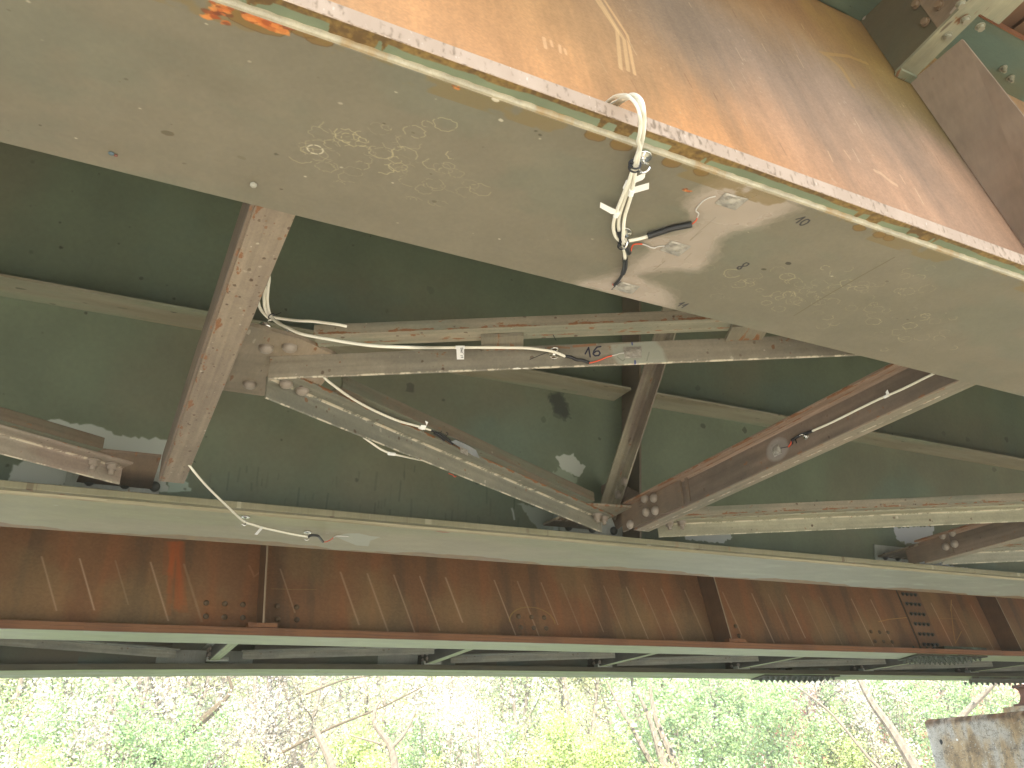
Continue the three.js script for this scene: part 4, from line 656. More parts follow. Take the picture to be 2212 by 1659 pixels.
// ================================================================ pier and bearing
{
  const g = thing('concrete_pier', 'stained concrete pier rising into the lower right corner', 'pier'); seed = 149;
  const t = tex(1024, 1024, (x, y, u, v) => {     // u: across the pier 3 m from its far end, v: down 3 m
    const m = u * 3, k = v * 3, st = nC(m * 1.3, k * 0.10), a = nA(m * 0.4, k * 0.25), f = nF(m * 2.0, k * 1.9), c = nC(m * 2.4, k * 2.2), b = nB(m * 0.6, k * 0.4);
    let col = lerp3([178, 167, 148], [194, 183, 164], a); col = lerp3(col, [182, 152, 110], sm(0.40, 0.66, st * 0.4 + b * 0.6) * sm(0.16, 0.6, m + (b - 0.5) * 0.5) * 0.95); col = lerp3(col, [122, 100, 72], sm(0.55, 0.85, nC(m * 1.6 + 0.4, k * 0.3) * 0.6 + b * 0.4) * 0.6 * sm(0.1, 0.5, m));
    col = lerp3(col, [84, 76, 66], sm(0.45, 0.8, nF(m * 1.5, k * 1.5) * 0.6 + c * 0.4) * 0.62); col = lerp3(col, [214, 210, 200], sm(0.70, 0.86, nF(m * 0.9 + 0.3, k * 0.9)) * 0.8);
    const top = 1 - sm(0.02, 0.10 + 0.1 * b, k); return lerp3(col, lerp3([120, 74, 36], [60, 46, 30], c), top * (0.4 + 0.5 * sm(0.4, 0.6, nC(m * 1.7, 0.3))));
  }, (gc) => { gc.fillStyle = 'rgba(20,18,16,.9)'; blob(gc, 95, 125, 11, 9, 0.4, 1, 1.6); gc.fill(); gc.fillStyle = 'rgba(235,232,224,.9)'; blob(gc, 200, 118, 8, 7, 0.3); gc.fill(); });
  const cm = std(t, { roughness: 0.95, bumpMap: t, bumpScale: 0.012 });
  const mb = new MB(), L0 = 13.2, L1 = 14.7, TF = 10.33, TN = -1.5, ht = 0.583;
  // rounded arrises on plan: far end profile, extruded down
  const out = [[L0 + 0.09, TF], [L0 + 0.03, TF - 0.03], [L0, TF - 0.09], [L0, TN], [L1, TN], [L1, TF - 0.09], [L1 - 0.09, TF]];
  for (let i = 0; i < out.length; i++) { const p = out[i], q = out[(i + 1) % out.length], a = (TF - p[1]) / 3 + (p[0] - L0) / 3, b = (TF - q[1]) / 3 + (q[0] - L0) / 3;
    for (const [h0, h1, i0, i1] of [[-EYE - 0.5, ht - 0.04, 0, 0], [ht - 0.04, ht, 0, 0.03]]) { const f = (w, h, s) => { const cx = (L0 + L1) / 2, k = 1 - s; return V(cx + (w[0] - cx) * k, h, w[1] - (w[1] > 5 ? s : 0)); }; mb.quad(f(p, h0, i0), f(q, h0, i0), f(q, h1, i1), f(p, h1, i1), [a, 1 - (ht - h0) / 3], [b, 1 - (ht - h0) / 3], [b, 1 - (ht - h1) / 3], [a, 1 - (ht - h1) / 3]); } }
  const top = new MB(), q = out.map(w => V((L0 + L1) / 2 + (w[0] - (L0 + L1) / 2) * 0.97, ht, w[1] - (w[1] > 5 ? 0.03 : 0))); for (let i = 1; i < q.length - 1; i++) top.tri(q[0], q[i], q[i + 1]);
  part('wall', mb.geo(), cm, g); part('cap', top.geo(), cm, g);
  part('plinth', boxG(L0 + 0.05, L1 - 0.2, ht + 0.001, ht + 0.075, 7.7, 8.83, 3), cm, g);
  const rm = steelPaint(151, { base: [124, 78, 52], alt: [100, 62, 42], rust: 0.9, w: 512, h: 256, len: 1 });
  for (const [T, lab] of [[8.30, 'rust red rocker bearing on the pier under the farthest girder'], [6.2, 'rust red rocker bearing under the third girder, right of the frame'], [3.45, 'rust red rocker bearing under the second girder, right of the frame'], [1.08, 'rust red rocker bearing under the nearest girder, right of the frame']]) {
    const b = thing('rocker_bearing', lab, 'bearing', 'bearings on the concrete pier'), L = 13.5;
    if (T > 8) { } else part('plinth', boxG(L - 0.2, L + 0.3, ht + 0.001, ht + 0.06, T - 0.4, T + 0.4), cm, b);
    part('base_plate', boxG(L - 0.22, L + 0.32, ht + 0.0765, ht + 0.11, T - 0.3, T + 0.36), rm, b);
    const p = [[0.36, 0], [0.31, 0.05], [0.28, 0.12], [0.29, 0.2], [0.33, 0.235], [-0.33, 0.235], [-0.29, 0.2], [-0.28, 0.12], [-0.31, 0.05], [-0.36, 0]];
    part('rocker', sweep(p.map(([a, c]) => [a, c * 0.98]), V(L - 0.1, ht + 0.111, T), V(L + 0.2, ht + 0.111, T), DT, UP, { uPer: 1 }).geo(), rm, b);
    part('top_plate', boxG(L - 0.16, L + 0.26, ht + 0.343, ht + 0.386, T - 0.36, T + 0.34), rm, b);
  }
}

// ================================================================ measuring cables, hook magnets, gauges
const DN = new THREE.Vector3(0, -1, 0);
const pT = (x, y, t) => P3(onT(x, y, t)), pH = (x, y, h) => P3(onH(x, y, h)), pL = (x, y, l) => P3(onL(x, y, l));
const cTube = (a, r, seg, rad) => tubeG(a, r, seg ?? Math.max(16, a.length * 7), rad ?? 8);
// hook magnet: steel cup on the surface at p, normal n, with an open eye-hook
function magnet(label, p, n, size = 0.016, twist = 0) {
  const g = thing('hook_magnet', label, 'hook magnet', 'hook magnets holding the cables');
  const cup = new THREE.LatheGeometry([[0, 0], [size * 0.94, 0], [size, 0.0006], [size, size * 0.34], [size * 0.95, size * 0.40], [size * 0.3, size * 0.40], [size * 0.3, size * 0.62], [0, size * 0.62]].map(q => new THREE.Vector2(...q)), 28);
  part('magnet_cup', place(cup, p, n), M.chrome, g);
  const c = [], x = new THREE.Vector3(Math.cos(twist), 0, Math.sin(twist)); x.addScaledVector(n, -x.dot(n)).normalize();
  const b = p.clone().addScaledVector(n, size * 0.6), at = (u, v) => b.clone().addScaledVector(x, u * size).addScaledVector(n, v * size);
  for (const q of [[0, -0.1], [0, 0.35], [0.02, 0.55], [0.3, 0.72], [0.52, 1.05], [0.5, 1.45], [0.2, 1.75], [-0.2, 1.78], [-0.5, 1.5], [-0.55, 1.2]]) c.push(at(...q));
  part('hook', cTube(c, size * 0.13, 40), M.chrome, g);
  return g;
}
const wrap = (a, b, r, th) => { const d = b.clone().sub(a); const g = new THREE.CylinderGeometry(r, r, d.length(), 12, 1, false); return place(g, a.clone().lerp(b, 0.5), d); };
function tieRing(p, d, r, r2 = 0.0016) { const g = new THREE.TorusGeometry(r, r2, 6, 18); return place(g, p, d, new THREE.Vector3(0, 0, 1)); }
// crumpled foil tape over a strain gauge; corners given on its surface
function foil(label, c, n, hgt = 0.0034) {
  const g = thing('strain_gauge', label, 'strain gauge', 'foil covered strain gauges'); const N = 14, pos = [], uv = [], idx = [];
  for (let j = 0; j <= N; j++) for (let i = 0; i <= N; i++) { const u = i / N, v = j / N, p = c[0].clone().multiplyScalar((1 - u) * (1 - v)).addScaledVector(c[1], u * (1 - v)).addScaledVector(c[2], u * v).addScaledVector(c[3], (1 - u) * v); const e = i === 0 || j === 0 || i === N || j === N; const b = Math.exp(-8 * ((u - 0.5) ** 2 + (v - 0.5) ** 2)); p.addScaledVector(n, e ? 0.0003 : hgt * (0.35 + 0.9 * b + 0.9 * (nC(u * 0.5 + c[0].x, v * 0.5) - 0.4))); pos.push(p.x, p.y, p.z); uv.push(u, v); }
  for (let j = 0; j < N; j++) for (let i = 0; i < N; i++) { const a = j * (N + 1) + i; idx.push(a, a + 1, a + N + 2, a, a + N + 2, a + N + 1); }
  const ge = new THREE.BufferGeometry(); ge.setAttribute('position', new THREE.Float32BufferAttribute(pos, 3)); ge.setAttribute('uv', new THREE.Float32BufferAttribute(uv, 2)); ge.setIndex(idx); const m = ge.toNonIndexed(); m.computeVertexNormals();
  part('foil_patch', m, M.foil, g); return g;
}
// paper cable flag
const flag = (pts, parent, out = new THREE.Vector3(0, -0.3, 1).normalize()) => part('cable_flag', slab(pts, out, 0.0006), M.paper, parent);

// --- bundle over the near girder
{
  const hs = 0.985, q2 = (x, y, h = hs) => pH((2100 + x * 0.18083) / 1.6492, (580 + y * 0.18083) / 1.6492, h), q3 = (x, y, h = hs) => pH((2100 + x * 0.18083) / 1.6492, (800 + y * 0.18083) / 1.6492, h);
  const q1 = (x, y, t) => pT((2080 + x * 0.18083) / 1.6492, (300 + y * 0.18083) / 1.6492, t);
  const R = 0.0036, CG = 'cream cables looped over the near flange';
  const c1 = thing('signal_cable', 'cream cable of the looped bundle, leftmost below the ties, with a flag pointing left', 'cable', CG);
  part('sheath', cTube([q1(250, 520, 0.93), q1(430, 385, 0.885), q1(600, 255, 0.84), q1(760, 222, 0.80), q1(880, 245, 0.775), q1(1000, 350, 0.765), q1(1070, 470, 0.765), q1(1105, 620, 0.77), q1(1118, 780, 0.785), q1(1105, 950, 0.80), q1(1075, 1100, 0.82), q2(990, -260, 0.972), q2(925, -100, 0.972), q2(880, 30, 0.976), q2(848, 140, 0.977), q2(780, 350, 0.976), q2(690, 570, 0.978), q2(600, 790, 0.98), q2(540, 940, 0.982), q2(490, 1110, 0.984), q2(470, 1260, 0.985), q2(495, 1400, 0.985), q2(545, 1490, 0.985), q2(620, 1540, 0.985), q2(720, 1545, 0.985), q2(860, 1520, 0.986), q2(1010, 1490, 0.988), q2(1160, 1445, 0.99)], R, 220), M.cable, c1);
  part('heat_shrink', cTube([q2(1145, 1449, 0.989), q2(1300, 1400, 0.991), q2(1480, 1340, 0.992), q2(1640, 1290, 0.992), q2(1820, 1255, 0.992), q2(2015, 1215, 0.993)], 0.0066, 40), M.black, c1);
  part('red_wire', cTube([q2(2015, 1210, 0.994), q2(2075, 1165, 0.995), q2(2110, 1120, 0.996), q2(2125, 1080, 0.996)], 0.0012, 20, 6), M.red, c1);
  part('lead_wire', cTube([q2(2125, 1080, 0.996), q2(2150, 1000, 0.997), pH(1503, 455, 0.997), pH(1516, 437, 0.998), pH(1530, 428, 0.998), pH(1546, 424, 0.9985)], 0.0013, 30, 6), M.lead, c1);
  flag([q2(215, 778, 0.978), q2(205, 882, 0.978), q2(420, 1005, 0.979), q2(515, 1018, 0.980), q2(545, 930, 0.980), q2(450, 898, 0.979)], c1); part('flag_wrap', wrap(q2(560, 970, 0.9815), q2(515, 1052, 0.9825), 0.0052), M.paper, c1);
  const c2 = thing('signal_cable', 'cream cable of the looped bundle ending at the lowest foil patch', 'cable', CG);
  part('sheath', cTube([q1(380, 540, 0.93), q1(530, 410, 0.885), q1(700, 315, 0.845), q1(860, 240, 0.80), q1(990, 212, 0.765), q1(1090, 265, 0.755), q1(1150, 360, 0.755), q1(1180, 520, 0.76), q1(1192, 680, 0.775), q1(1188, 850, 0.79), q1(1168, 1030, 0.81), q2(1010, -320, 0.972), q2(975, -160, 0.972), q2(945, 20, 0.976), q2(910, 160, 0.978), q2(880, 340, 0.977), q2(850, 500, 0.978), q2(810, 680, 0.98), q2(755, 860, 0.982), q2(700, 1040, 0.984), q2(680, 1180, 0.981), q2(670, 1350, 0.977), q2(660, 1540, 0.979), q3(660, 360, 0.979), q3(672, 450, 0.983), q3(690, 560, 0.988), q3(702, 690, 0.99)], R, 200), M.cable, c2);
  part('heat_shrink', cTube([q3(700, 660, 0.9895), q3(704, 760, 0.990), q3(694, 860, 0.990), q3(660, 960, 0.991)], 0.0058, 20), M.black, c2);
  part('heat_shrink', cTube([q3(680, 900, 0.990), q3(640, 990, 0.9915), q3(580, 1090, 0.993), q3(490, 1195, 0.995)], 0.0034, 20), M.black, c2);
  part('red_wire', cTube([q3(490, 1195, 0.996), q3(462, 1185, 0.997), q3(458, 1174, 0.997)], 0.0014, 10, 6), M.red, c2); part('lead_wire', cTube([q3(470, 1190, 0.997), q3(510, 1204, 0.998), q3(545, 1212, 0.9985)], 0.0012, 10, 6), M.lead, c2);
  flag([q2(858, 482, 0.976), q2(1172, 393, 0.975), q2(1165, 520, 0.976), q2(845, 612, 0.977)], c2); part('flag_wrap', wrap(q2(838, 525, 0.978), q2(810, 640, 0.979), 0.0052), M.paper, c2);
  const c3 = thing('signal_cable', 'cream cable of the looped bundle whose red wire bends to the middle foil patch', 'cable', CG);
  part('sheath', cTube([q1(480, 560, 0.93), q1(610, 450, 0.885), q1(740, 340, 0.85), q1(900, 260, 0.82), q1(1010, 260, 0.795), q1(1080, 330, 0.78), q1(1130, 480, 0.78), q1(1150, 700, 0.795), q1(1140, 900, 0.81), q1(1110, 1080, 0.83), q2(985, -300, 0.98), q2(930, -120, 0.98), q2(890, 60, 0.983), q2(850, 240, 0.983), q2(800, 420, 0.983), q2(735, 610, 0.984), q2(670, 790, 0.985), q2(615, 950, 0.986), q2(578, 1110, 0.988), q2(572, 1250, 0.988), q2(582, 1350, 0.988)], R, 170), M.cable, c3);
  part('heat_shrink', cTube([q2(578, 1320, 0.988), q2(598, 1400, 0.987), q2(632, 1500, 0.986), q3(700, 420, 0.986), q3(745, 500, 0.988), q3(775, 560, 0.989)], 0.0058, 30), M.black, c3);
  part('red_wire', cTube([q3(785, 570, 0.99), q3(815, 520, 0.991), q3(832, 450, 0.992), q3(870, 395, 0.993), q3(950, 380, 0.994), q3(1040, 385, 0.995)], 0.0016, 30, 6), M.red, c3);
  part('lead_wire', cTube([q3(1040, 385, 0.995), q3(1130, 415, 0.996), q3(1210, 450, 0.997), q3(1280, 462, 0.997), q3(1350, 435, 0.998), q3(1480, 420, 0.9985)], 0.0014, 30, 6), M.lead, c3);
  flag([q2(900, 280, 0.981), q2(1103, 188, 0.981), q2(1085, 292, 0.981), q2(1040, 340, 0.981), q2(885, 402, 0.982)], c3); part('flag_wrap', wrap(q2(760, 370, 0.981), q2(700, 500, 0.982), 0.0045), M.paper, c3);
  magnet('bright hook magnet at the upper cable tie on the near flange', pH(1388, 335, 0.9995), DN, 0.0165, 0.9); magnet('hook magnet half hidden by cables at the lower tie on the near flange', pH(1345.6, 499, 0.9995), DN, 0.0175, 1.6);
  for (const [nm, ord, x, y, h, dx, dy, r] of [['upper', 'higher', 895, 25, 0.976, -60, 200, 0.0105], ['upper', 'lower', 880, 100, 0.978, -60, 200, 0.0100], ['lower', 'higher', 665, 1560, 0.982, 0, 200, 0.0105], ['lower', 'lower', 640, 1640, 0.984, 20, 200, 0.0085]]) { const p = q2(x, y, h), d = q2(x + dx, y + dy, h).sub(p).normalize(); const t = thing('cable_tie', `${ord} of two black ties at the ${nm} magnet of the near flange`, 'cable tie', `cable ties at the ${nm} magnet`); part('strap', tieRing(p, d, r, 0.0018), M.black, t); part('lock', place(new THREE.BoxGeometry(0.006, 0.005, 0.005), p.clone().add(new THREE.Vector3(-r * 0.9, -0.003, r * 0.4)), d), M.black, t); }
  foil('crinkled foil patch on the near flange, highest and nearest the weld', [pH(1566.6, 415.6, 0.9994), pH(1618, 429.6, 0.9994), pH(1588, 454, 0.9994), pH(1543.6, 439.5, 0.9994)], DN);
  foil('crinkled foil patch on the near flange, middle one of three', [pH(1450, 519.5, 0.9994), pH(1494, 532, 0.9994), pH(1465.5, 554, 0.9994), pH(1424.5, 540, 0.9994)], DN);
  foil('crinkled foil patch on the near flange, lowest beside the far edge', [pH(1343.7, 608.4, 0.9994), pH(1383, 618.8, 0.9994), pH(1364.5, 635, 0.9994), pH(1323, 624, 0.9994)], DN);
}
// --- cables at the gusset and along the numbered brace
const d1dx = D1B[0] - D1A[0], d1dy = D1B[1] - D1A[1], d1n = new THREE.Vector3(d1dy, 0, d1dx).normalize();   // outward normal of its hanging face
if (d1n.z < 0) d1n.negate();
const onD1r = (x, y, o) => { const d = ray(x, y), ax = D1A[0] + d1n.x * o, ay = D1A[1] - d1n.z * o, k = (ax * d1dy - ay * d1dx) / (d[0] * d1dy - d[2] * d1dx); return P3(sc3(d, k)); };
const onD1 = (x, y, o = 0) => { const d = ray(x, y), k = (D1A[0] * d1dy - D1A[1] * d1dx) / (d[0] * d1dy - d[2] * d1dx); return P3(sc3(d, k)).addScaledVector(d1n, o); };
{
  const R = 0.0042, q8 = (x, y, o) => onD1((1800 + x * 0.27125) / 1.6492, (1150 + y * 0.27125) / 1.6492, o), q5 = (x, y, l, t) => pT((850 + x * 0.27125) / 1.6492, (950 + y * 0.27125) / 1.6492, t);
  const a = thing('signal_cable', 'cream cable running along the numbered brace with a printed white flag', 'cable');
  part('sheath', cTube([V(0.31, 1.048, 1.22), V(0.26, 1.10, 1.42), V(0.21, 1.17, 1.66), q5(400, 130, 0, 1.86), q5(385, 300, 0, 1.90), q5(378, 460, 0, 1.93), q5(405, 610, 0, 1.95), q5(440, 670, 0, 1.95), q5(520, 740, 0, 1.93), q5(640, 800, 0, 1.9), q5(800, 875, 0, 1.87), q5(1000, 920, 0, 1.84), q5(1200, 955, 0, 1.80), q5(1400, 990, 0, 1.77), q5(1800, 1042, 0, 1.70), q5(2212, 1058, 0, 1.66), onD1r(960, 751, 0.045), onD1r(1040, 750.5, 0.042), onD1r(1091, 751, 0.04), onD1r(1140, 752, 0.036), onD1r(1175, 756, 0.03), onD1r(1197, 760, 0.024), onD1r(1210, 765, 0.02), onD1r(1221, 770, 0.014)], R, 220), M.cable, a);
  part('heat_shrink', cTube([onD1r(1219, 769.4, 0.014), q8(860, 475, 0.012), q8(930, 505, 0.010), q8(1010, 510, 0.009), q8(1100, 540, 0.008)], 0.0048, 30), M.black, a);
  part('red_wire', cTube([q8(1098, 542, 0.006), q8(1170, 525, 0.006), q8(1260, 495, 0.006), q8(1340, 460, 0.006), q8(1400, 442, 0.005)], 0.002, 30, 6), M.red, a);
  part('lead_wire', cTube([q8(1400, 442, 0.005), q8(1450, 430, 0.005), q8(1500, 408, 0.004), q8(1560, 400, 0.002)], 0.0017, 20, 6), M.lead, a);
  const fl = flag([onD1r(985.5, 747, 0.052), onD1r(1002.5, 747, 0.052), onD1r(1002.5, 776.5, 0.05), onD1r(987, 776.5, 0.05)], a, d1n.clone()); part('flag_wrap', wrap(onD1r(984, 750.5, 0.045), onD1r(1004, 750.5, 0.044), 0.0052), M.paper, a);
  { // printed letters on the flag, DMS_16 reading downwards
    const mb = new MB(), glyph = { D: [[0, 0, 0, 2], [0, 2, .8, 1.6], [.8, 1.6, .8, .4], [.8, .4, 0, 0]], M: [[0, 0, 0, 2], [0, 2, .5, 1], [.5, 1, 1, 2], [1, 2, 1, 0]], S: [[.9, 1.8, .1, 1.8], [.1, 1.8, .1, 1], [.1, 1, .9, 1], [.9, 1, .9, .1], [.9, .1, .1, .1]], _: [[0, -.2, 1, -.2]], 1: [[.2, 1.5, .5, 2], [.5, 2, .5, 0]], 6: [[.8, 2, .1, 1], [.1, 1, .1, 0], [.1, 0, .8, 0], [.8, 0, .8, 1], [.8, 1, .1, 1]] };
    const o = onD1r(997.5, 751, 0.0534), ey = onD1r(997.8, 775, 0.0514).sub(o), L = ey.length(); ey.normalize(); const ex = d1n.clone().cross(ey).normalize(), k = L / 9.2; let cur = 0.3;
    for (const c of 'DMS_16') { for (const [x0, y0, x1, y1] of glyph[c]) { const P = (x, y) => o.clone().addScaledVector(ey, (cur + x) * k).addScaledVector(ex, (y - 1) * k * -0.9), p = P(x0, y0), q = P(x1, y1), n = q.clone().sub(p).normalize().cross(d1n).multiplyScalar(k * 0.14); mb.quad(p.clone().add(n), q.clone().add(n), q.clone().sub(n), p.clone().sub(n)); } cur += 1.45; }
    part('print', mb.geo(), M.ink, a);
  }
  const tail = thing('cable_tie', 'black cable tie with a long tail at the magnet on the numbered brace', 'cable tie'); part('strap', cTube([q8(700, 405, 0.03), q8(640, 420, 0.026), q8(540, 435, 0.02), q8(440, 470, 0.018), q8(320, 525, 0.02)], 0.0011, 24, 6), M.black, tail); part('tail', cTube([q8(660, 330, 0.045), q8(545, 240, 0.08), q8(520, 290, 0.08)], 0.0011, 12, 6), M.black, tail);
  magnet('shiny hook magnet on the brace beside the number 16', onD1(1197, 766, 0.0005), d1n, 0.0172, 0.2);
  foil('foil patch on the numbered brace inside a pale cleaned area', [onD1(1346, 750, 0.0006), onD1(1386, 749, 0.0006), onD1(1385.5, 773.5, 0.0006), onD1(1349, 774, 0.0006)], d1n, 0.0022);
  // the other cables of the little bundle behind the strut
  const b = thing('signal_cable', 'cream cable going right from the small tie to behind the upper angle', 'cable');
  part('sheath', cTube([V(0.29, 1.048, 1.22), V(0.245, 1.10, 1.42), V(0.20, 1.17, 1.66), q5(345, 260, 0, 1.86), q5(335, 420, 0, 1.92), q5(350, 560, 0, 1.95), q5(410, 650, 0, 1.96), q5(480, 668, 0, 1.96), q5(620, 690, 0, 1.95), q5(800, 710, 0, 1.92), q5(960, 716, 0, 1.9), q5(1140, 738, 0, 1.88), q5(1320, 762, 0, 1.86), q5(1420, 785, 0, 1.86)], R, 100), M.cable, b);
  const c = thing('signal_cable', 'cream cable dropping behind the gusset plate onto the slanting brace, with a flag', 'cable');
  part('sheath', cTube([V(0.27, 1.048, 1.22), V(0.23, 1.10, 1.42), V(0.19, 1.17, 1.68), q5(255, 440, 0, 1.9), q5(275, 530, 0, 1.94), q5(320, 600, 0, 1.97), q5(385, 665, 0, 1.98), q5(470, 700, 0, 2.02), q5(600, 790, 0, 2.08), q5(800, 1000, 0, 2.14), q5(1000, 1280, 0, 2.2), q5(1140, 1470, 0, 2.22), q5(1250, 1560, 0, 2.24), q5(1390, 1665, 0, 2.27), pT(780, 872, 2.33), pT(815, 890, 2.38), pT(860, 909, 2.42), pT(900, 920, 2.46), pT(935, 930, 2.49)], R, 160), M.cable, c);
  part('heat_shrink', cTube([pT(930, 928, 2.485), pT(950, 936, 2.5), pT(966, 949, 2.52), pT(978, 958, 2.54)], 0.006, 20), M.black, c); part('heat_shrink', cTube([pT(938, 936, 2.48), pT(952, 945, 2.5), pT(960, 952, 2.51)], 0.004, 14), M.black, c);
  part('tie_tail', cTube([pT(950, 938, 2.49), pT(954, 931, 2.49)], 0.0014, 6, 6), M.black, c); part('tie_tail', cTube([pT(962, 944, 2.5), pT(968, 936, 2.5), pT(964, 934, 2.5)], 0.0014, 8, 6), M.black, c);
  part('red_wire', cTube([pT(978, 957, 2.54), pT(990, 950, 2.55), pT(1000, 956, 2.56), pT(1006, 966, 2.57)], 0.0014, 16, 6), M.red, c);
  flag([pT(907, 925, 2.46), pT(917, 929, 2.46), pT(925, 912, 2.45), pT(914, 907, 2.45)], c); part('flag_wrap', wrap(pT(905, 923, 2.462), pT(913, 926, 2.468), 0.0052), M.paper, c);
  const up2 = scene.children.filter(o => /^lateral_brace/.test(o.name))[1];
  { // cleaned pale patch and gauge on the upper angle of the slanting brace
    const a0 = d2.a.clone().addScaledVector(d2.C_, 0.118), n = d2.C_.clone(), on = (x, y, o) => { const r = ray(x, y), dir = V(r[0], r[1] - 0, r[2]).sub(V(0, 0, 0)), c0 = V(0, 0, 0), k = a0.clone().sub(c0).dot(n) / dir.dot(n); return c0.addScaledVector(dir, k).addScaledVector(n, o); };
    part('cleaned_patch', slab([on(974, 954, 0.0004), on(984, 950, 0.0004), on(1012, 963, 0.0004), on(1028, 972, 0.0004), on(1036, 990, 0.0004), on(1024, 986, 0.0004)], n, 0.0005, 1), steelPaint(155, { base: [150, 154, 156], alt: [142, 148, 150], rust: 0, w: 128, h: 64, spots: 6 }), up2);
    foil('grey gauge patch behind the slanting brace on its cleaned patch', [on(993, 964, 0.0012), on(1010, 972, 0.0012), on(1010, 985, 0.0012), on(994, 977, 0.0012)], n, 0.001);
  }
  const t2 = thing('cable_tie', 'small tie gathering the cables above the gusset plate', 'cable tie'); const tp = q5(430, 650, 0, 1.955); part('strap', tieRing(tp, new THREE.Vector3(0.5, -0.7, 0.2).normalize(), 0.009, 0.0016), M.black, t2); part('tail', cTube([tp, q5(480, 635, 0, 1.95), q5(560, 602, 0, 1.94)], 0.001, 10, 6), M.black, t2);
  magnet('hook magnet standing on the edge of the gusset plate', pH((850 + 350 * 0.27125) / 1.6492, (950 + 790 * 0.27125) / 1.6492, 1.1355), new THREE.Vector3(0.25, 0.9, 0.2).normalize(), 0.017, 0);
  const e = thing('signal_cable', 'cream cable sagging below the slanting brace with a tied joint', 'cable');
  const q6 = (x, y, t) => pT((1200 + x * 0.3164) / 1.6492, (1400 + y * 0.3164) / 1.6492, t);
  part('sheath', cTube([q6(300, 500, 2.5), q6(380, 555, 2.5), q6(480, 625, 2.53), q6(600, 680, 2.56), q6(740, 710, 2.61), q6(880, 742, 2.66), q6(980, 760, 2.71)], R * 0.9, 50), M.cable, e); part('flag_wrap', wrap(q6(585, 682, 2.545), q6(650, 690, 2.565), 0.006), M.paper, e);
  part('red_wire', cTube([q6(1260, 905, 2.83), q6(1310, 925, 2.84), q6(1328, 945, 2.85), q6(1345, 935, 2.85)], 0.002, 14, 6), M.red, e);
}
// --- cable on the flange of girder B
{
  const q = (x, y, h) => pH((600 + x * 0.31646) / 1.6492, (1600 + y * 0.31646) / 1.6492, h), a = thing('signal_cable', 'cream cable hanging from the left strut to two magnets under the second girder', 'cable'), R = 0.0042;
  part('sheath', cTube([q(190, 120, 1.035), q(222, 165, 1.025), q(320, 290, 1.0), q(430, 415, 0.985), q(560, 545, 0.972), q(700, 680, 0.965), q(800, 775, 0.963), q(870, 828, 0.963), q(940, 848, 0.962), q(1050, 882, 0.961), q(1180, 912, 0.961), q(1310, 940, 0.962), q(1450, 968, 0.963), q(1570, 988, 0.964)], R, 120), M.cable, a);
  part('heat_shrink', cTube([q(1580, 985, 0.965), q(1610, 970, 0.966), q(1670, 972, 0.968), q(1705, 1000, 0.972), q(1738, 1042, 0.978)], 0.006, 24), M.black, a);
  part('red_wire', cTube([q(1738, 1042, 0.98), q(1770, 1045, 0.985), q(1820, 1025, 0.99), q(1860, 995, 0.995)], 0.0018, 20, 6), M.red, a); part('lead_wire', cTube([q(1860, 995, 0.995), q(1890, 980, 0.996), q(1960, 982, 0.997), q(2030, 985, 0.998)], 0.0022, 16, 6), M.lead, a);
  flag([q(1045, 868, 0.960), q(1072, 882, 0.960), q(1000, 966, 0.950), q(968, 960, 0.950)], a);
  magnet('hook magnet under the second girder, left of two', q(868, 752, 0.9995), DN, 0.0165, 0.2); magnet('hook magnet under the second girder, right of two, by the black joint', q(1566, 925, 0.9995), DN, 0.0165, 0.5);
  const t = thing('cable_tie', 'black cable tie ends at the foot of the left strut', 'cable tie'); part('strap', cTube([q(238, 118, 1.03), q(270, 128, 1.03), q(303, 148, 1.03)], 0.0018, 10, 6), M.black, t); part('tail', cTube([q(240, 100, 1.03), q(285, 112, 1.03)], 0.0012, 8, 6), M.black, t);
  const t3 = thing('cable_tie', 'black cable tie at the left magnet under the second girder', 'cable tie'); part('strap', tieRing(q(866, 830, 0.963), DX, 0.006, 0.0022), M.black, t3);
}
// --- cable on the second strut
{
  const l = 2.232, on = (x, y, o = 0.006) => pL(x, y, l - o), q = (x, y, o) => on((2700 + x * 0.27125) / 1.6492, (1250 + y * 0.27125) / 1.6492, o), a = thing('signal_cable', 'cream cable stretched along the web of the strut with the round cleaned patch', 'cable');
  part('sheath', cTube([V(2.222, 1.11, 1.15), q(2340, 280), q(2212, 345), q(1900, 500), q(1600, 630), q(1300, 775), q(1000, 925), q(715, 1052)], 0.0042, 60), M.cable, a);
  part('heat_shrink', cTube([q(720, 1050, 0.007), q(640, 1078, 0.007), q(575, 1098, 0.007), q(480, 1150, 0.007), q(445, 1175, 0.007)], 0.0055, 24), M.black, a);
  part('tie_tail', cTube([q(440, 1170, 0.01), q(458, 1225, 0.012)], 0.002, 6, 6), M.black, a); part('tie_tail', cTube([q(485, 1150, 0.01), q(508, 1210, 0.012)], 0.002, 6, 6), M.black, a);
  part('red_wire', cTube([q(445, 1172, 0.005), q(430, 1220, 0.004), q(400, 1262, 0.003)], 0.0026, 14, 6), M.red, a); part('lead_wire', cTube([q(400, 1260, 0.003), q(350, 1268, 0.003), q(300, 1278, 0.002)], 0.0014, 10, 6), M.ink, a);
  flag([q(1690, 580, 0.012), q(1728, 570, 0.012), q(1702, 508, 0.014), q(1678, 545, 0.014)], a, new THREE.Vector3(-1, 0, 0)); part('flag_wrap', wrap(q(1660, 607, 0.006), q(1715, 582, 0.006), 0.0052), M.paper, a);
  const nL = new THREE.Vector3(-1, 0, 0);
  foil('wrinkled grey foil patch in the round cleaned spot on the strut', [q(175, 1290, 0.0006), q(275, 1212, 0.0006), q(318, 1345, 0.0006), q(215, 1395, 0.0006)], nL, 0.004);
  magnet('small hook magnet on the web of the strut with the round patch', q(640, 1120, 0.0004), nL, 0.013, 0.4);
}
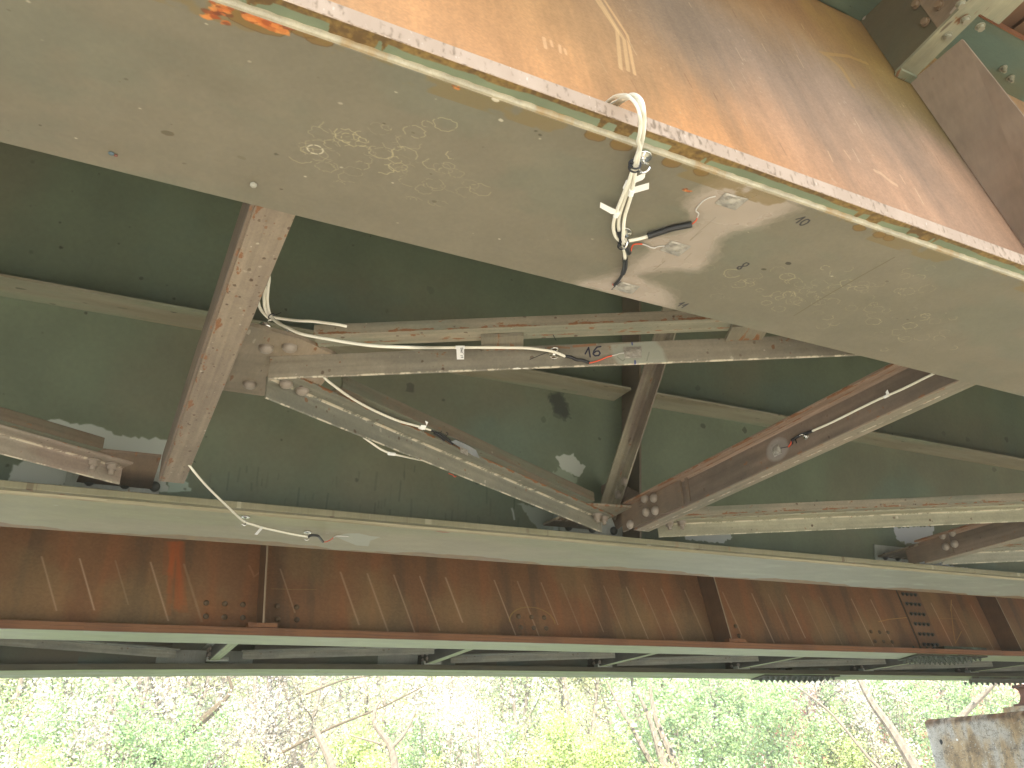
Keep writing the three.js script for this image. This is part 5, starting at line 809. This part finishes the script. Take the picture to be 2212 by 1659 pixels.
// small rusty blobs of foam and bolts left on the near flange
{
  const a = thing('paint_blob', 'small blue and red blob of old filler on the near flange at far left', 'paint blob'); const p = pH(241, 329, 1.0);
  const bl = (r, x, y, z, m) => { const g = new THREE.IcosahedronGeometry(r, 2); g.scale(1.2, 0.7, 1); g.translate(p.x + x, p.y + y, p.z + z); return part('lump', g, m, a); };
  bl(0.0042, 0, -0.003, 0, new THREE.MeshStandardMaterial({ color: new THREE.Color(0.08, 0.12, 0.14), roughness: 0.6 })); bl(0.003, 0.007, -0.003, -0.002, new THREE.MeshStandardMaterial({ color: new THREE.Color(0.16, 0.06, 0.04), roughness: 0.6 }));
  const b = thing('paint_blob', 'small pale crumbly blob on the near flange above the left strut', 'paint blob'), q = pH(548, 396, 1.0), g = new THREE.IcosahedronGeometry(0.0062, 2), ps = g.attributes.position; for (let i = 0; i < ps.count; i++) { const k = 1 + 0.35 * (nF(ps.getX(i) * 20, ps.getY(i) * 20 + ps.getZ(i) * 9) - 0.5); ps.setXYZ(i, ps.getX(i) * k, ps.getY(i) * k * 0.8, ps.getZ(i) * k); } g.translate(q.x, q.y - 0.004, q.z); part('lump', g, new THREE.MeshStandardMaterial({ color: new THREE.Color(0.34, 0.33, 0.28), roughness: 0.9 }), b);
}

// ================================================================ trees, bushes, hedge beyond the bridge
{
  const bark = tex(128, 256, (x, y, u, v) => mul3(lerp3([150, 140, 124], [112, 102, 88], nC(u * 0.6, v * 0.3)), 0.8 + 0.35 * nF(u, v * 0.5)));
  const barkM = std(bark, { roughness: 0.9, color: new THREE.Color(0.85, 0.82, 0.76) }), mossM = std(bark, { roughness: 0.9, color: new THREE.Color(0.42, 0.36, 0.24) });
  const leafM = new THREE.MeshPhysicalMaterial({ vertexColors: true, roughness: 0.9, transmission: 0.5, thickness: 0, side: THREE.DoubleSide });
  function limb(mb, pts, r0, r1, n = 6) {
    const fr = []; for (let i = 0; i < pts.length; i++) { const d = pts[Math.min(i + 1, pts.length - 1)].clone().sub(pts[Math.max(i - 1, 0)]).normalize(), a = new THREE.Vector3(0.31, 0.12, 0.94).cross(d).normalize(), b = d.clone().cross(a); const r = mix(r0, r1, i / (pts.length - 1)); fr.push(Array.from({ length: n }, (_, k) => pts[i].clone().addScaledVector(a, Math.cos(k / n * 6.283) * r).addScaledVector(b, Math.sin(k / n * 6.283) * r))); }
    for (let i = 0; i + 1 < fr.length; i++) for (let k = 0; k < n; k++) { const j = (k + 1) % n; mb.quad(fr[i][k], fr[i][j], fr[i + 1][j], fr[i + 1][k], [k / n, i], [(k + 1) / n, i], [(k + 1) / n, i + 1], [k / n, i + 1]); }
  }
  class Leaves {
    constructor() { this.p = []; this.c = []; this.n = 0; }
    leaf(q, s, col) {
      const a = new THREE.Vector3(rr(-1, 1), rr(-1, 1), rr(-1, 1)).normalize(), b = new THREE.Vector3(rr(-1, 1), rr(-1, 1), rr(-1, 1)).cross(a).normalize(), w = s * rr(0.35, 0.5);
      const P = [q.clone().addScaledVector(a, -s * 0.5), q.clone().addScaledVector(b, w), q.clone().addScaledVector(a, s * 0.5), q.clone().addScaledVector(b, -w)];
      for (const i of [0, 1, 2, 0, 2, 3]) { this.p.push(P[i].x, P[i].y, P[i].z); this.c.push(...col); }
    }
    geo() { const g = new THREE.BufferGeometry(); g.setAttribute('position', new THREE.Float32BufferAttribute(this.p, 3)); g.setAttribute('color', new THREE.Float32BufferAttribute(this.c, 3)); g.setAttribute('uv', new THREE.Float32BufferAttribute(new Float32Array(this.p.length / 3 * 2), 2)); g.computeVertexNormals(); return g; }
  }
  const grow = (p, d, len, n, wig, up = 0.12) => { const a = [p.clone()]; let q = p.clone(), v = d.clone().normalize(); for (let i = 0; i < n; i++) { v.add(new THREE.Vector3(rr(-wig, wig), rr(-wig, wig) + up, rr(-wig, wig))).normalize(); q = q.clone().addScaledVector(v, len / n); a.push(q); } return a; };
  const tint = (base, k = 0.3) => { const f = 1 + rr(-k, k); return [Math.min(0.8, base[0] * 1.24 * f * rr(0.9, 1.1)), Math.min(0.85, base[1] * 1.12 * f), base[2] * 1.7 * f * rr(0.8, 1.2)]; };
  // sparse spring tree with one or several leaning stems
  function treeParts(stems, { h = 8, r = 0.11, lean = 0.25, leaves = 2600, size = 0.07, col = [0.30, 0.36, 0.10], spread = 1.7, from = 0.18 }) {
    const mb = new MB(), lv = new Leaves(), tips = [];
    for (let s = 0; s < stems; s++) {
      const a0 = rr(0, 6.28), L = rr(0.05, lean), st = grow(new THREE.Vector3(Math.cos(a0) * 0.18 * (stems > 1), -0.1, Math.sin(a0) * 0.18 * (stems > 1)), new THREE.Vector3(Math.cos(a0) * L, 1, Math.sin(a0) * L), h * rr(0.8, 1.1), 9, 0.09);
      limb(mb, st, r * rr(0.7, 1.1), 0.015, 7);
      for (let k = 0; k < 19; k++) { const f = rr(from, 0.96), i = Math.min(8, f * 9 | 0), p = st[i].clone().lerp(st[i + 1], f * 9 - i), az = rr(0, 6.28), ln = spread * (1.15 - f * 0.7) * rr(0.6, 1.2), br = grow(p, new THREE.Vector3(Math.cos(az), rr(0.1, 0.9), Math.sin(az)), ln, 5, 0.2, 0.1); limb(mb, br, 0.03 * (1.2 - f), 0.006, 5);
        for (let m = 0; m < 4; m++) { const q = br[1 + (rnd() * 4 | 0)], tw = grow(q, new THREE.Vector3(rr(-1, 1), rr(-0.3, 1), rr(-1, 1)), ln * 0.45, 3, 0.25, 0.05); limb(mb, tw, 0.013, 0.005, 3); tips.push(tw[1], tw[2], tw[3], br[3], br[5]); } }
      tips.push(st[7], st[8], st[9]);
    }
    for (let i = 0; i < leaves; i++) { const t = tips[rnd() * tips.length | 0], q = t.clone().add(new THREE.Vector3(rr(-1, 1) * rnd(), rr(-1, 1) * rnd(), rr(-1, 1) * rnd()).multiplyScalar(0.42)); lv.leaf(q, size * rr(0.6, 1.25), tint(col)); }
    return [mb.geo(), lv.geo()];
  }
  function bushParts({ h = 2.4, w = 1.6, leaves = 3200, size = 0.062, col = [0.24, 0.36, 0.10], stems = 10 }) {
    const mb = new MB(), lv = new Leaves(), tips = [];
    for (let s = 0; s < stems; s++) { const a = rr(0, 6.28), l = rr(0.2, 1), st = grow(new THREE.Vector3(Math.cos(a) * 0.2, -0.1, Math.sin(a) * 0.2), new THREE.Vector3(Math.cos(a) * l, 1.1, Math.sin(a) * l), h * rr(0.7, 1.15), 6, 0.18); limb(mb, st, 0.025, 0.005, 4); for (let k = 0; k < 5; k++) { const tw = grow(st[2 + (rnd() * 4 | 0)], new THREE.Vector3(rr(-1, 1), rr(-0.2, 0.8), rr(-1, 1)), w * 0.45, 3, 0.25); limb(mb, tw, 0.008, 0.003, 3); tips.push(...tw, st[3], st[5], st[6]); } }
    for (let i = 0; i < leaves; i++) { const t = tips[rnd() * tips.length | 0]; lv.leaf(t.clone().add(new THREE.Vector3(rr(-1, 1), rr(-1, 1), rr(-1, 1)).multiplyScalar(0.34 * rr(0.3, 1))), size * rr(0.6, 1.3), tint(col)); }
    return [mb.geo(), lv.geo()];
  }
  seed = 4242;
  const kinds = [
    treeParts(3, { h: 9, lean: 0.3, leaves: 13340, col: [0.36, 0.40, 0.12] }), treeParts(2, { h: 10, lean: 0.22, leaves: 11600, col: [0.40, 0.42, 0.15] }), treeParts(4, { h: 8, lean: 0.4, leaves: 13920, col: [0.31, 0.40, 0.11] }),
    treeParts(2, { h: 11, lean: 0.18, leaves: 8700, col: [0.42, 0.42, 0.18] }), treeParts(5, { h: 8.5, lean: 0.5, leaves: 6960, r: 0.09, col: [0.40, 0.40, 0.20] }),
    bushParts({ h: 3.4, w: 2.4, leaves: 15080, col: [0.25, 0.38, 0.10] }), bushParts({ h: 2.6, w: 2.0, leaves: 13340, col: [0.36, 0.46, 0.10] }), bushParts({ h: 4.2, w: 2.6, leaves: 7540, col: [0.44, 0.44, 0.22], stems: 18 }),
  ];
  const proto = [];
  const where = (px, dist) => { const d = ray(px, 1650), k = dist / Math.hypot(d[0], d[2]); return [d[0] * k, d[2] * k]; };
  const look = ['three stemmed yellow green tree', 'tall pale two stemmed tree', 'spreading light green tree', 'tall thin sparse tree', 'nearly bare slanting stem clump', 'dense mid green bush', 'low bright yellow green bush', 'twiggy half bare shrub'];
  const cat = i => i < 5 ? 'tree' : 'bush';
  const rows = [
    // [kind, photo x of its foot, distance, scale, turn]
    [5, 330, 18.0, 0.95, 1], [7, 110, 19.0, 1, 2], [5, 60, 22.0, 1.2, 0.4], [7, 420, 20.0, 0.9, 3], [6, 130, 17.0, 0.8, 5], [6, 760, 20.0, 1, 2.2], [5, 940, 22.0, 0.9, 4], [6, 1180, 20.0, 1, 1.2], [5, 1480, 24.8, 1.21, 3.2], [5, 1640, 26.4, 1.26, 0.6], [6, 1330, 18.0, 0.8, 2.9], [6, 1800, 28.0, 1.03, 1.9], [5, 1960, 29.6, 1.26, 2.5], [7, 1040, 20.0, 1, 0.3], [7, 1890, 28.9, 1.03, 4.4], [6, 560, 19.0, 0.8, 5.2], [5, 2130, 33.3, 1.26, 1.1],
    [0, -60, 23.0, 1, 0.2], [2, 150, 25.0, 1, 1.4], [4, 280, 21.0, 1, 2.1], [0, 420, 26.0, 1.05, 3.3], [4, 560, 22.0, 0.9, 0.8], [1, 690, 27.0, 1, 4.1], [3, 830, 24.0, 0.95, 0.5], [3, 960, 28.0, 1, 2.6], [2, 1110, 26.0, 1, 5.1], [0, 1240, 24.0, 1, 1.0], [0, 1380, 28.0, 1.1, 3.8], [2, 1510, 27.1, 1.15, 0.1], [1, 1640, 29.0, 1.15, 2.0], [4, 1790, 29.9, 1.15, 1.5], [3, 1900, 31.0, 1.15, 4.7], [3, 2040, 32.4, 1.09, 3.0], [1, 2230, 34.3, 1.15, 0.9],
    [1, 30, 36.0, 1.15, 2.4], [0, 230, 38.0, 1.2, 5.5], [2, 380, 40.0, 1.25, 0.7], [0, 530, 37.0, 1.2, 1.8], [2, 650, 42.0, 1.2, 3.1], [4, 900, 40.0, 1.1, 4.4], [0, 1060, 41.0, 1.2, 0.2], [2, 1180, 38.0, 1.2, 2.8], [0, 1300, 43.0, 1.25, 4.9], [2, 1440, 39.0, 1.2, 1.3], [0, 1580, 41.0, 1.2, 3.6], [1, 1720, 44.0, 1.1, 5.8], [3, 1980, 45.0, 1.1, 2.2], [0, 2160, 48.0, 1.1, 1.6],
    [2, -40, 58.0, 1.7, 0.3], [0, 120, 62.0, 1.7, 1.9], [2, 290, 60.0, 1.8, 4.0], [0, 460, 64.0, 1.8, 2.7], [2, 610, 60.0, 1.6, 5.3], [0, 720, 66.0, 1.7, 1.1], [2, 850, 62.0, 1.7, 3.4], [0, 990, 64.0, 1.6, 0.6], [2, 1120, 68.0, 1.8, 2.2], [0, 1260, 66.0, 1.7, 4.5], [2, 1400, 64.0, 1.7, 1.5], [0, 1540, 68.0, 1.8, 5.0], [2, 1680, 70.0, 1.6, 0.9], [0, 330, 30.0, 1.0, 3.0], [2, 760, 31.0, 1.05, 5.6], [0, 900, 33.0, 1.05, 1.2], [2, 500, 32.0, 1.05, 4.2], [0, 80, 31.0, 1.05, 2.8],
  ];
  const ordW = ['far left', 'left', 'left of centre', 'just left of the middle', 'in the middle', 'just right of the middle', 'right of centre', 'right', 'near the pier', 'far right'], used = {};
  for (const [k, px, dist, s, turn] of rows) {
    const [l, t] = where(px, dist), place_ = ordW[Math.max(0, Math.min(9, px / 221 | 0))], dep = dist < 21 ? 'nearest the bridge' : dist < 29 ? 'in the second row' : dist < 35 ? 'in the third row' : dist < 50 ? 'farther back' : 'farthest back';
    let label = `${look[k]}, ${place_}, ${dep}`; used[label] = (used[label] || 0) + 1; if (used[label] > 1) label = `${look[k]}, ${place_}, ${dep}, second to the right`;
    let g; const nm = k < 5 ? 'spring_tree' : 'bush';
    if (!proto[k]) { g = thing(nm, label, cat(k)); part(k < 5 ? 'trunk' : 'stems', kinds[k][0], barkM, g); part(k < 5 ? 'crown' : 'foliage', kinds[k][1], leafM, g); proto[k] = g; }
    else { g = proto[k].clone(); g.name = numbered(nm); scene.add(g); tag(g, label, cat(k)); }
    g.userData.group = k < 5 ? 'trees behind the bridge' : 'bushes behind the bridge';
    g.position.set(l, -0.05, -t); g.rotation.y = turn; g.scale.setScalar(s);
  }
  { // unbroken woodland on the rise far behind
    const lv = new Leaves(), mb = new MB(); for (let i = 0; i < 90; i++) { const [l, t] = where(rr(-200, 2400), rr(74, 96)); limb(mb, grow(new THREE.Vector3(l, 0, -t), UP, rr(9, 15), 5, 0.1), 0.16, 0.03, 4); }
    for (let i = 0; i < 42000; i++) { const px = rr(-250, 2450), [l, t] = where(px, rr(76, 98)), top = 9 + 7 * nA(px / 900, 0.37) + 3 * nB(px / 300, 0.1); lv.leaf(new THREE.Vector3(l, top * (1 - Math.pow(rnd(), 1.3)), -t), rr(0.3, 0.62), tint(lerp3([0.33, 0.36, 0.13], [0.40, 0.38, 0.2], nB(px / 500, 0.6)))); }
    const g = thing('far_wood', 'pale spring woodland closing the view far behind the trees', 'woodland', null); g.userData.kind = 'stuff'; const m1 = part('trunks', mb.geo(), barkM, g), m2 = part('foliage', lv.geo(), leafM, g); m1.userData.kind = m2.userData.kind = 'stuff'; }
  // leaning trunks that stand out
  const at = (x, y, dist) => { const d = ray(x, y), k = dist / Math.hypot(d[0], d[2]); return P3(sc3(d, k)); };
  const special = (name, label, paths, m, leaves = 0, col = [0.4, 0.42, 0.15]) => { const g = thing(name, label, 'tree'), lv = new Leaves(); let first = true; for (const [pts, r0, r1, dist] of paths) { const v = pts.map(([x, y]) => at(x, y, dist)); const c = new THREE.CatmullRomCurve3(v).getPoints(14); const mb = new MB(); limb(mb, c, r0, r1, 8); part(first ? 'trunk' : 'limb', mb.geo(), m, g); first = false; for (let i = 0; i < leaves; i++) { const q = c[5 + (rnd() * 9 | 0)]; lv.leaf(q.clone().add(new THREE.Vector3(rr(-1, 1), rr(-0.6, 1), rr(-1, 1)).multiplyScalar(0.55)), rr(0.05, 0.11), tint(col)); } } if (leaves) part('crown', lv.geo(), leafM, g); };
  special('leaning_tree', 'olive leaning trunk with a broken top among the bushes at left', [[[[270, 1720], [330, 1640], [390, 1595], [450, 1545], [478, 1520]], 0.11, 0.075, 19], [[[478, 1522], [500, 1490], [496, 1470], [490, 1455]], 0.045, 0.03, 19.4]], mossM, 0);
  special('leaning_tree', 'long thin dark branch arching to the right over the left bushes', [[[[520, 1680], [610, 1625], [720, 1570], [820, 1530], [920, 1480]], 0.04, 0.012, 19], [[[660, 1500], [740, 1470], [830, 1455], [900, 1440]], 0.02, 0.009, 19]], mossM, 26);
  special('leaning_tree', 'pale forked tree with crooked bare branches in the middle bushes', [[[[848, 1760], [852, 1650], [842, 1610], [808, 1560], [812, 1530], [822, 1515]], 0.09, 0.02, 17], [[[846, 1615], [870, 1590], [888, 1560], [900, 1530]], 0.04, 0.012, 17], [[[840, 1612], [800, 1600], [762, 1590], [738, 1580]], 0.03, 0.008, 17]], barkM, 40);
  special('leaning_tree', 'pale trunk leaning left beside a dark green bush, left of the middle', [[[[730, 1760], [718, 1660], [700, 1615], [680, 1575]], 0.10, 0.06, 18]], barkM, 0);
  special('leaning_tree', 'pair of pale trunks leaning left, right of the middle', [[[[1470, 1760], [1431, 1643], [1415, 1590], [1400, 1545], [1380, 1500]], 0.10, 0.03, 18], [[[1500, 1770], [1462, 1660], [1440, 1610], [1414, 1545], [1404, 1480]], 0.12, 0.03, 18.4], [[[1440, 1700], [1405, 1645], [1370, 1580], [1345, 1540], [1310, 1470]], 0.07, 0.02, 18.2]], barkM, 60);
  special('leaning_tree', 'grey trunk leaning left close to the pier', [[[[2010, 1720], [1965, 1640], [1925, 1575], [1885, 1520], [1858, 1470], [1845, 1440]], 0.16, 0.06, 24]], barkM, 40);
  special('leaning_tree', 'thin pale sapling curving left above the russet hedge', [[[[1960, 1700], [1890, 1650], [1800, 1545], [1745, 1500], [1700, 1470]], 0.045, 0.015, 22]], barkM, 50);
  special('leaning_tree', 'dark slanting trunk rising right above the pier', [[[[2045, 1600], [2085, 1540], [2115, 1510], [2160, 1465]], 0.10, 0.05, 26]], barkM, 30);
  // russet hedge that shows between the trees near the pier
  { const lv = new Leaves(), mb = new MB(), a = at(1640, 1560, 36), b = at(2260, 1500, 40); for (let i = 0; i < 60; i++) { const p = a.clone().lerp(b, i / 59); p.y = 0; limb(mb, grow(p, UP, 3.6, 4, 0.12), 0.05, 0.01, 4); }
    for (let i = 0; i < 15000; i++) { const p = a.clone().lerp(b, rnd()); p.y = rr(0.6, 3.9) + 0.5 * nA(p.x * 0.05, 0.3); p.x += rr(-0.7, 0.7); p.z += rr(-0.9, 0.9); lv.leaf(p, rr(0.10, 0.2), tint([0.55, 0.27, 0.12])); }
    const g = thing('hedge', 'long russet leaved hedge behind the trees beside the pier', 'hedge'); part('stems', mb.geo(), barkM, g); part('foliage', lv.geo(), leafM, g); }
}
renderer.render(scene, camera);
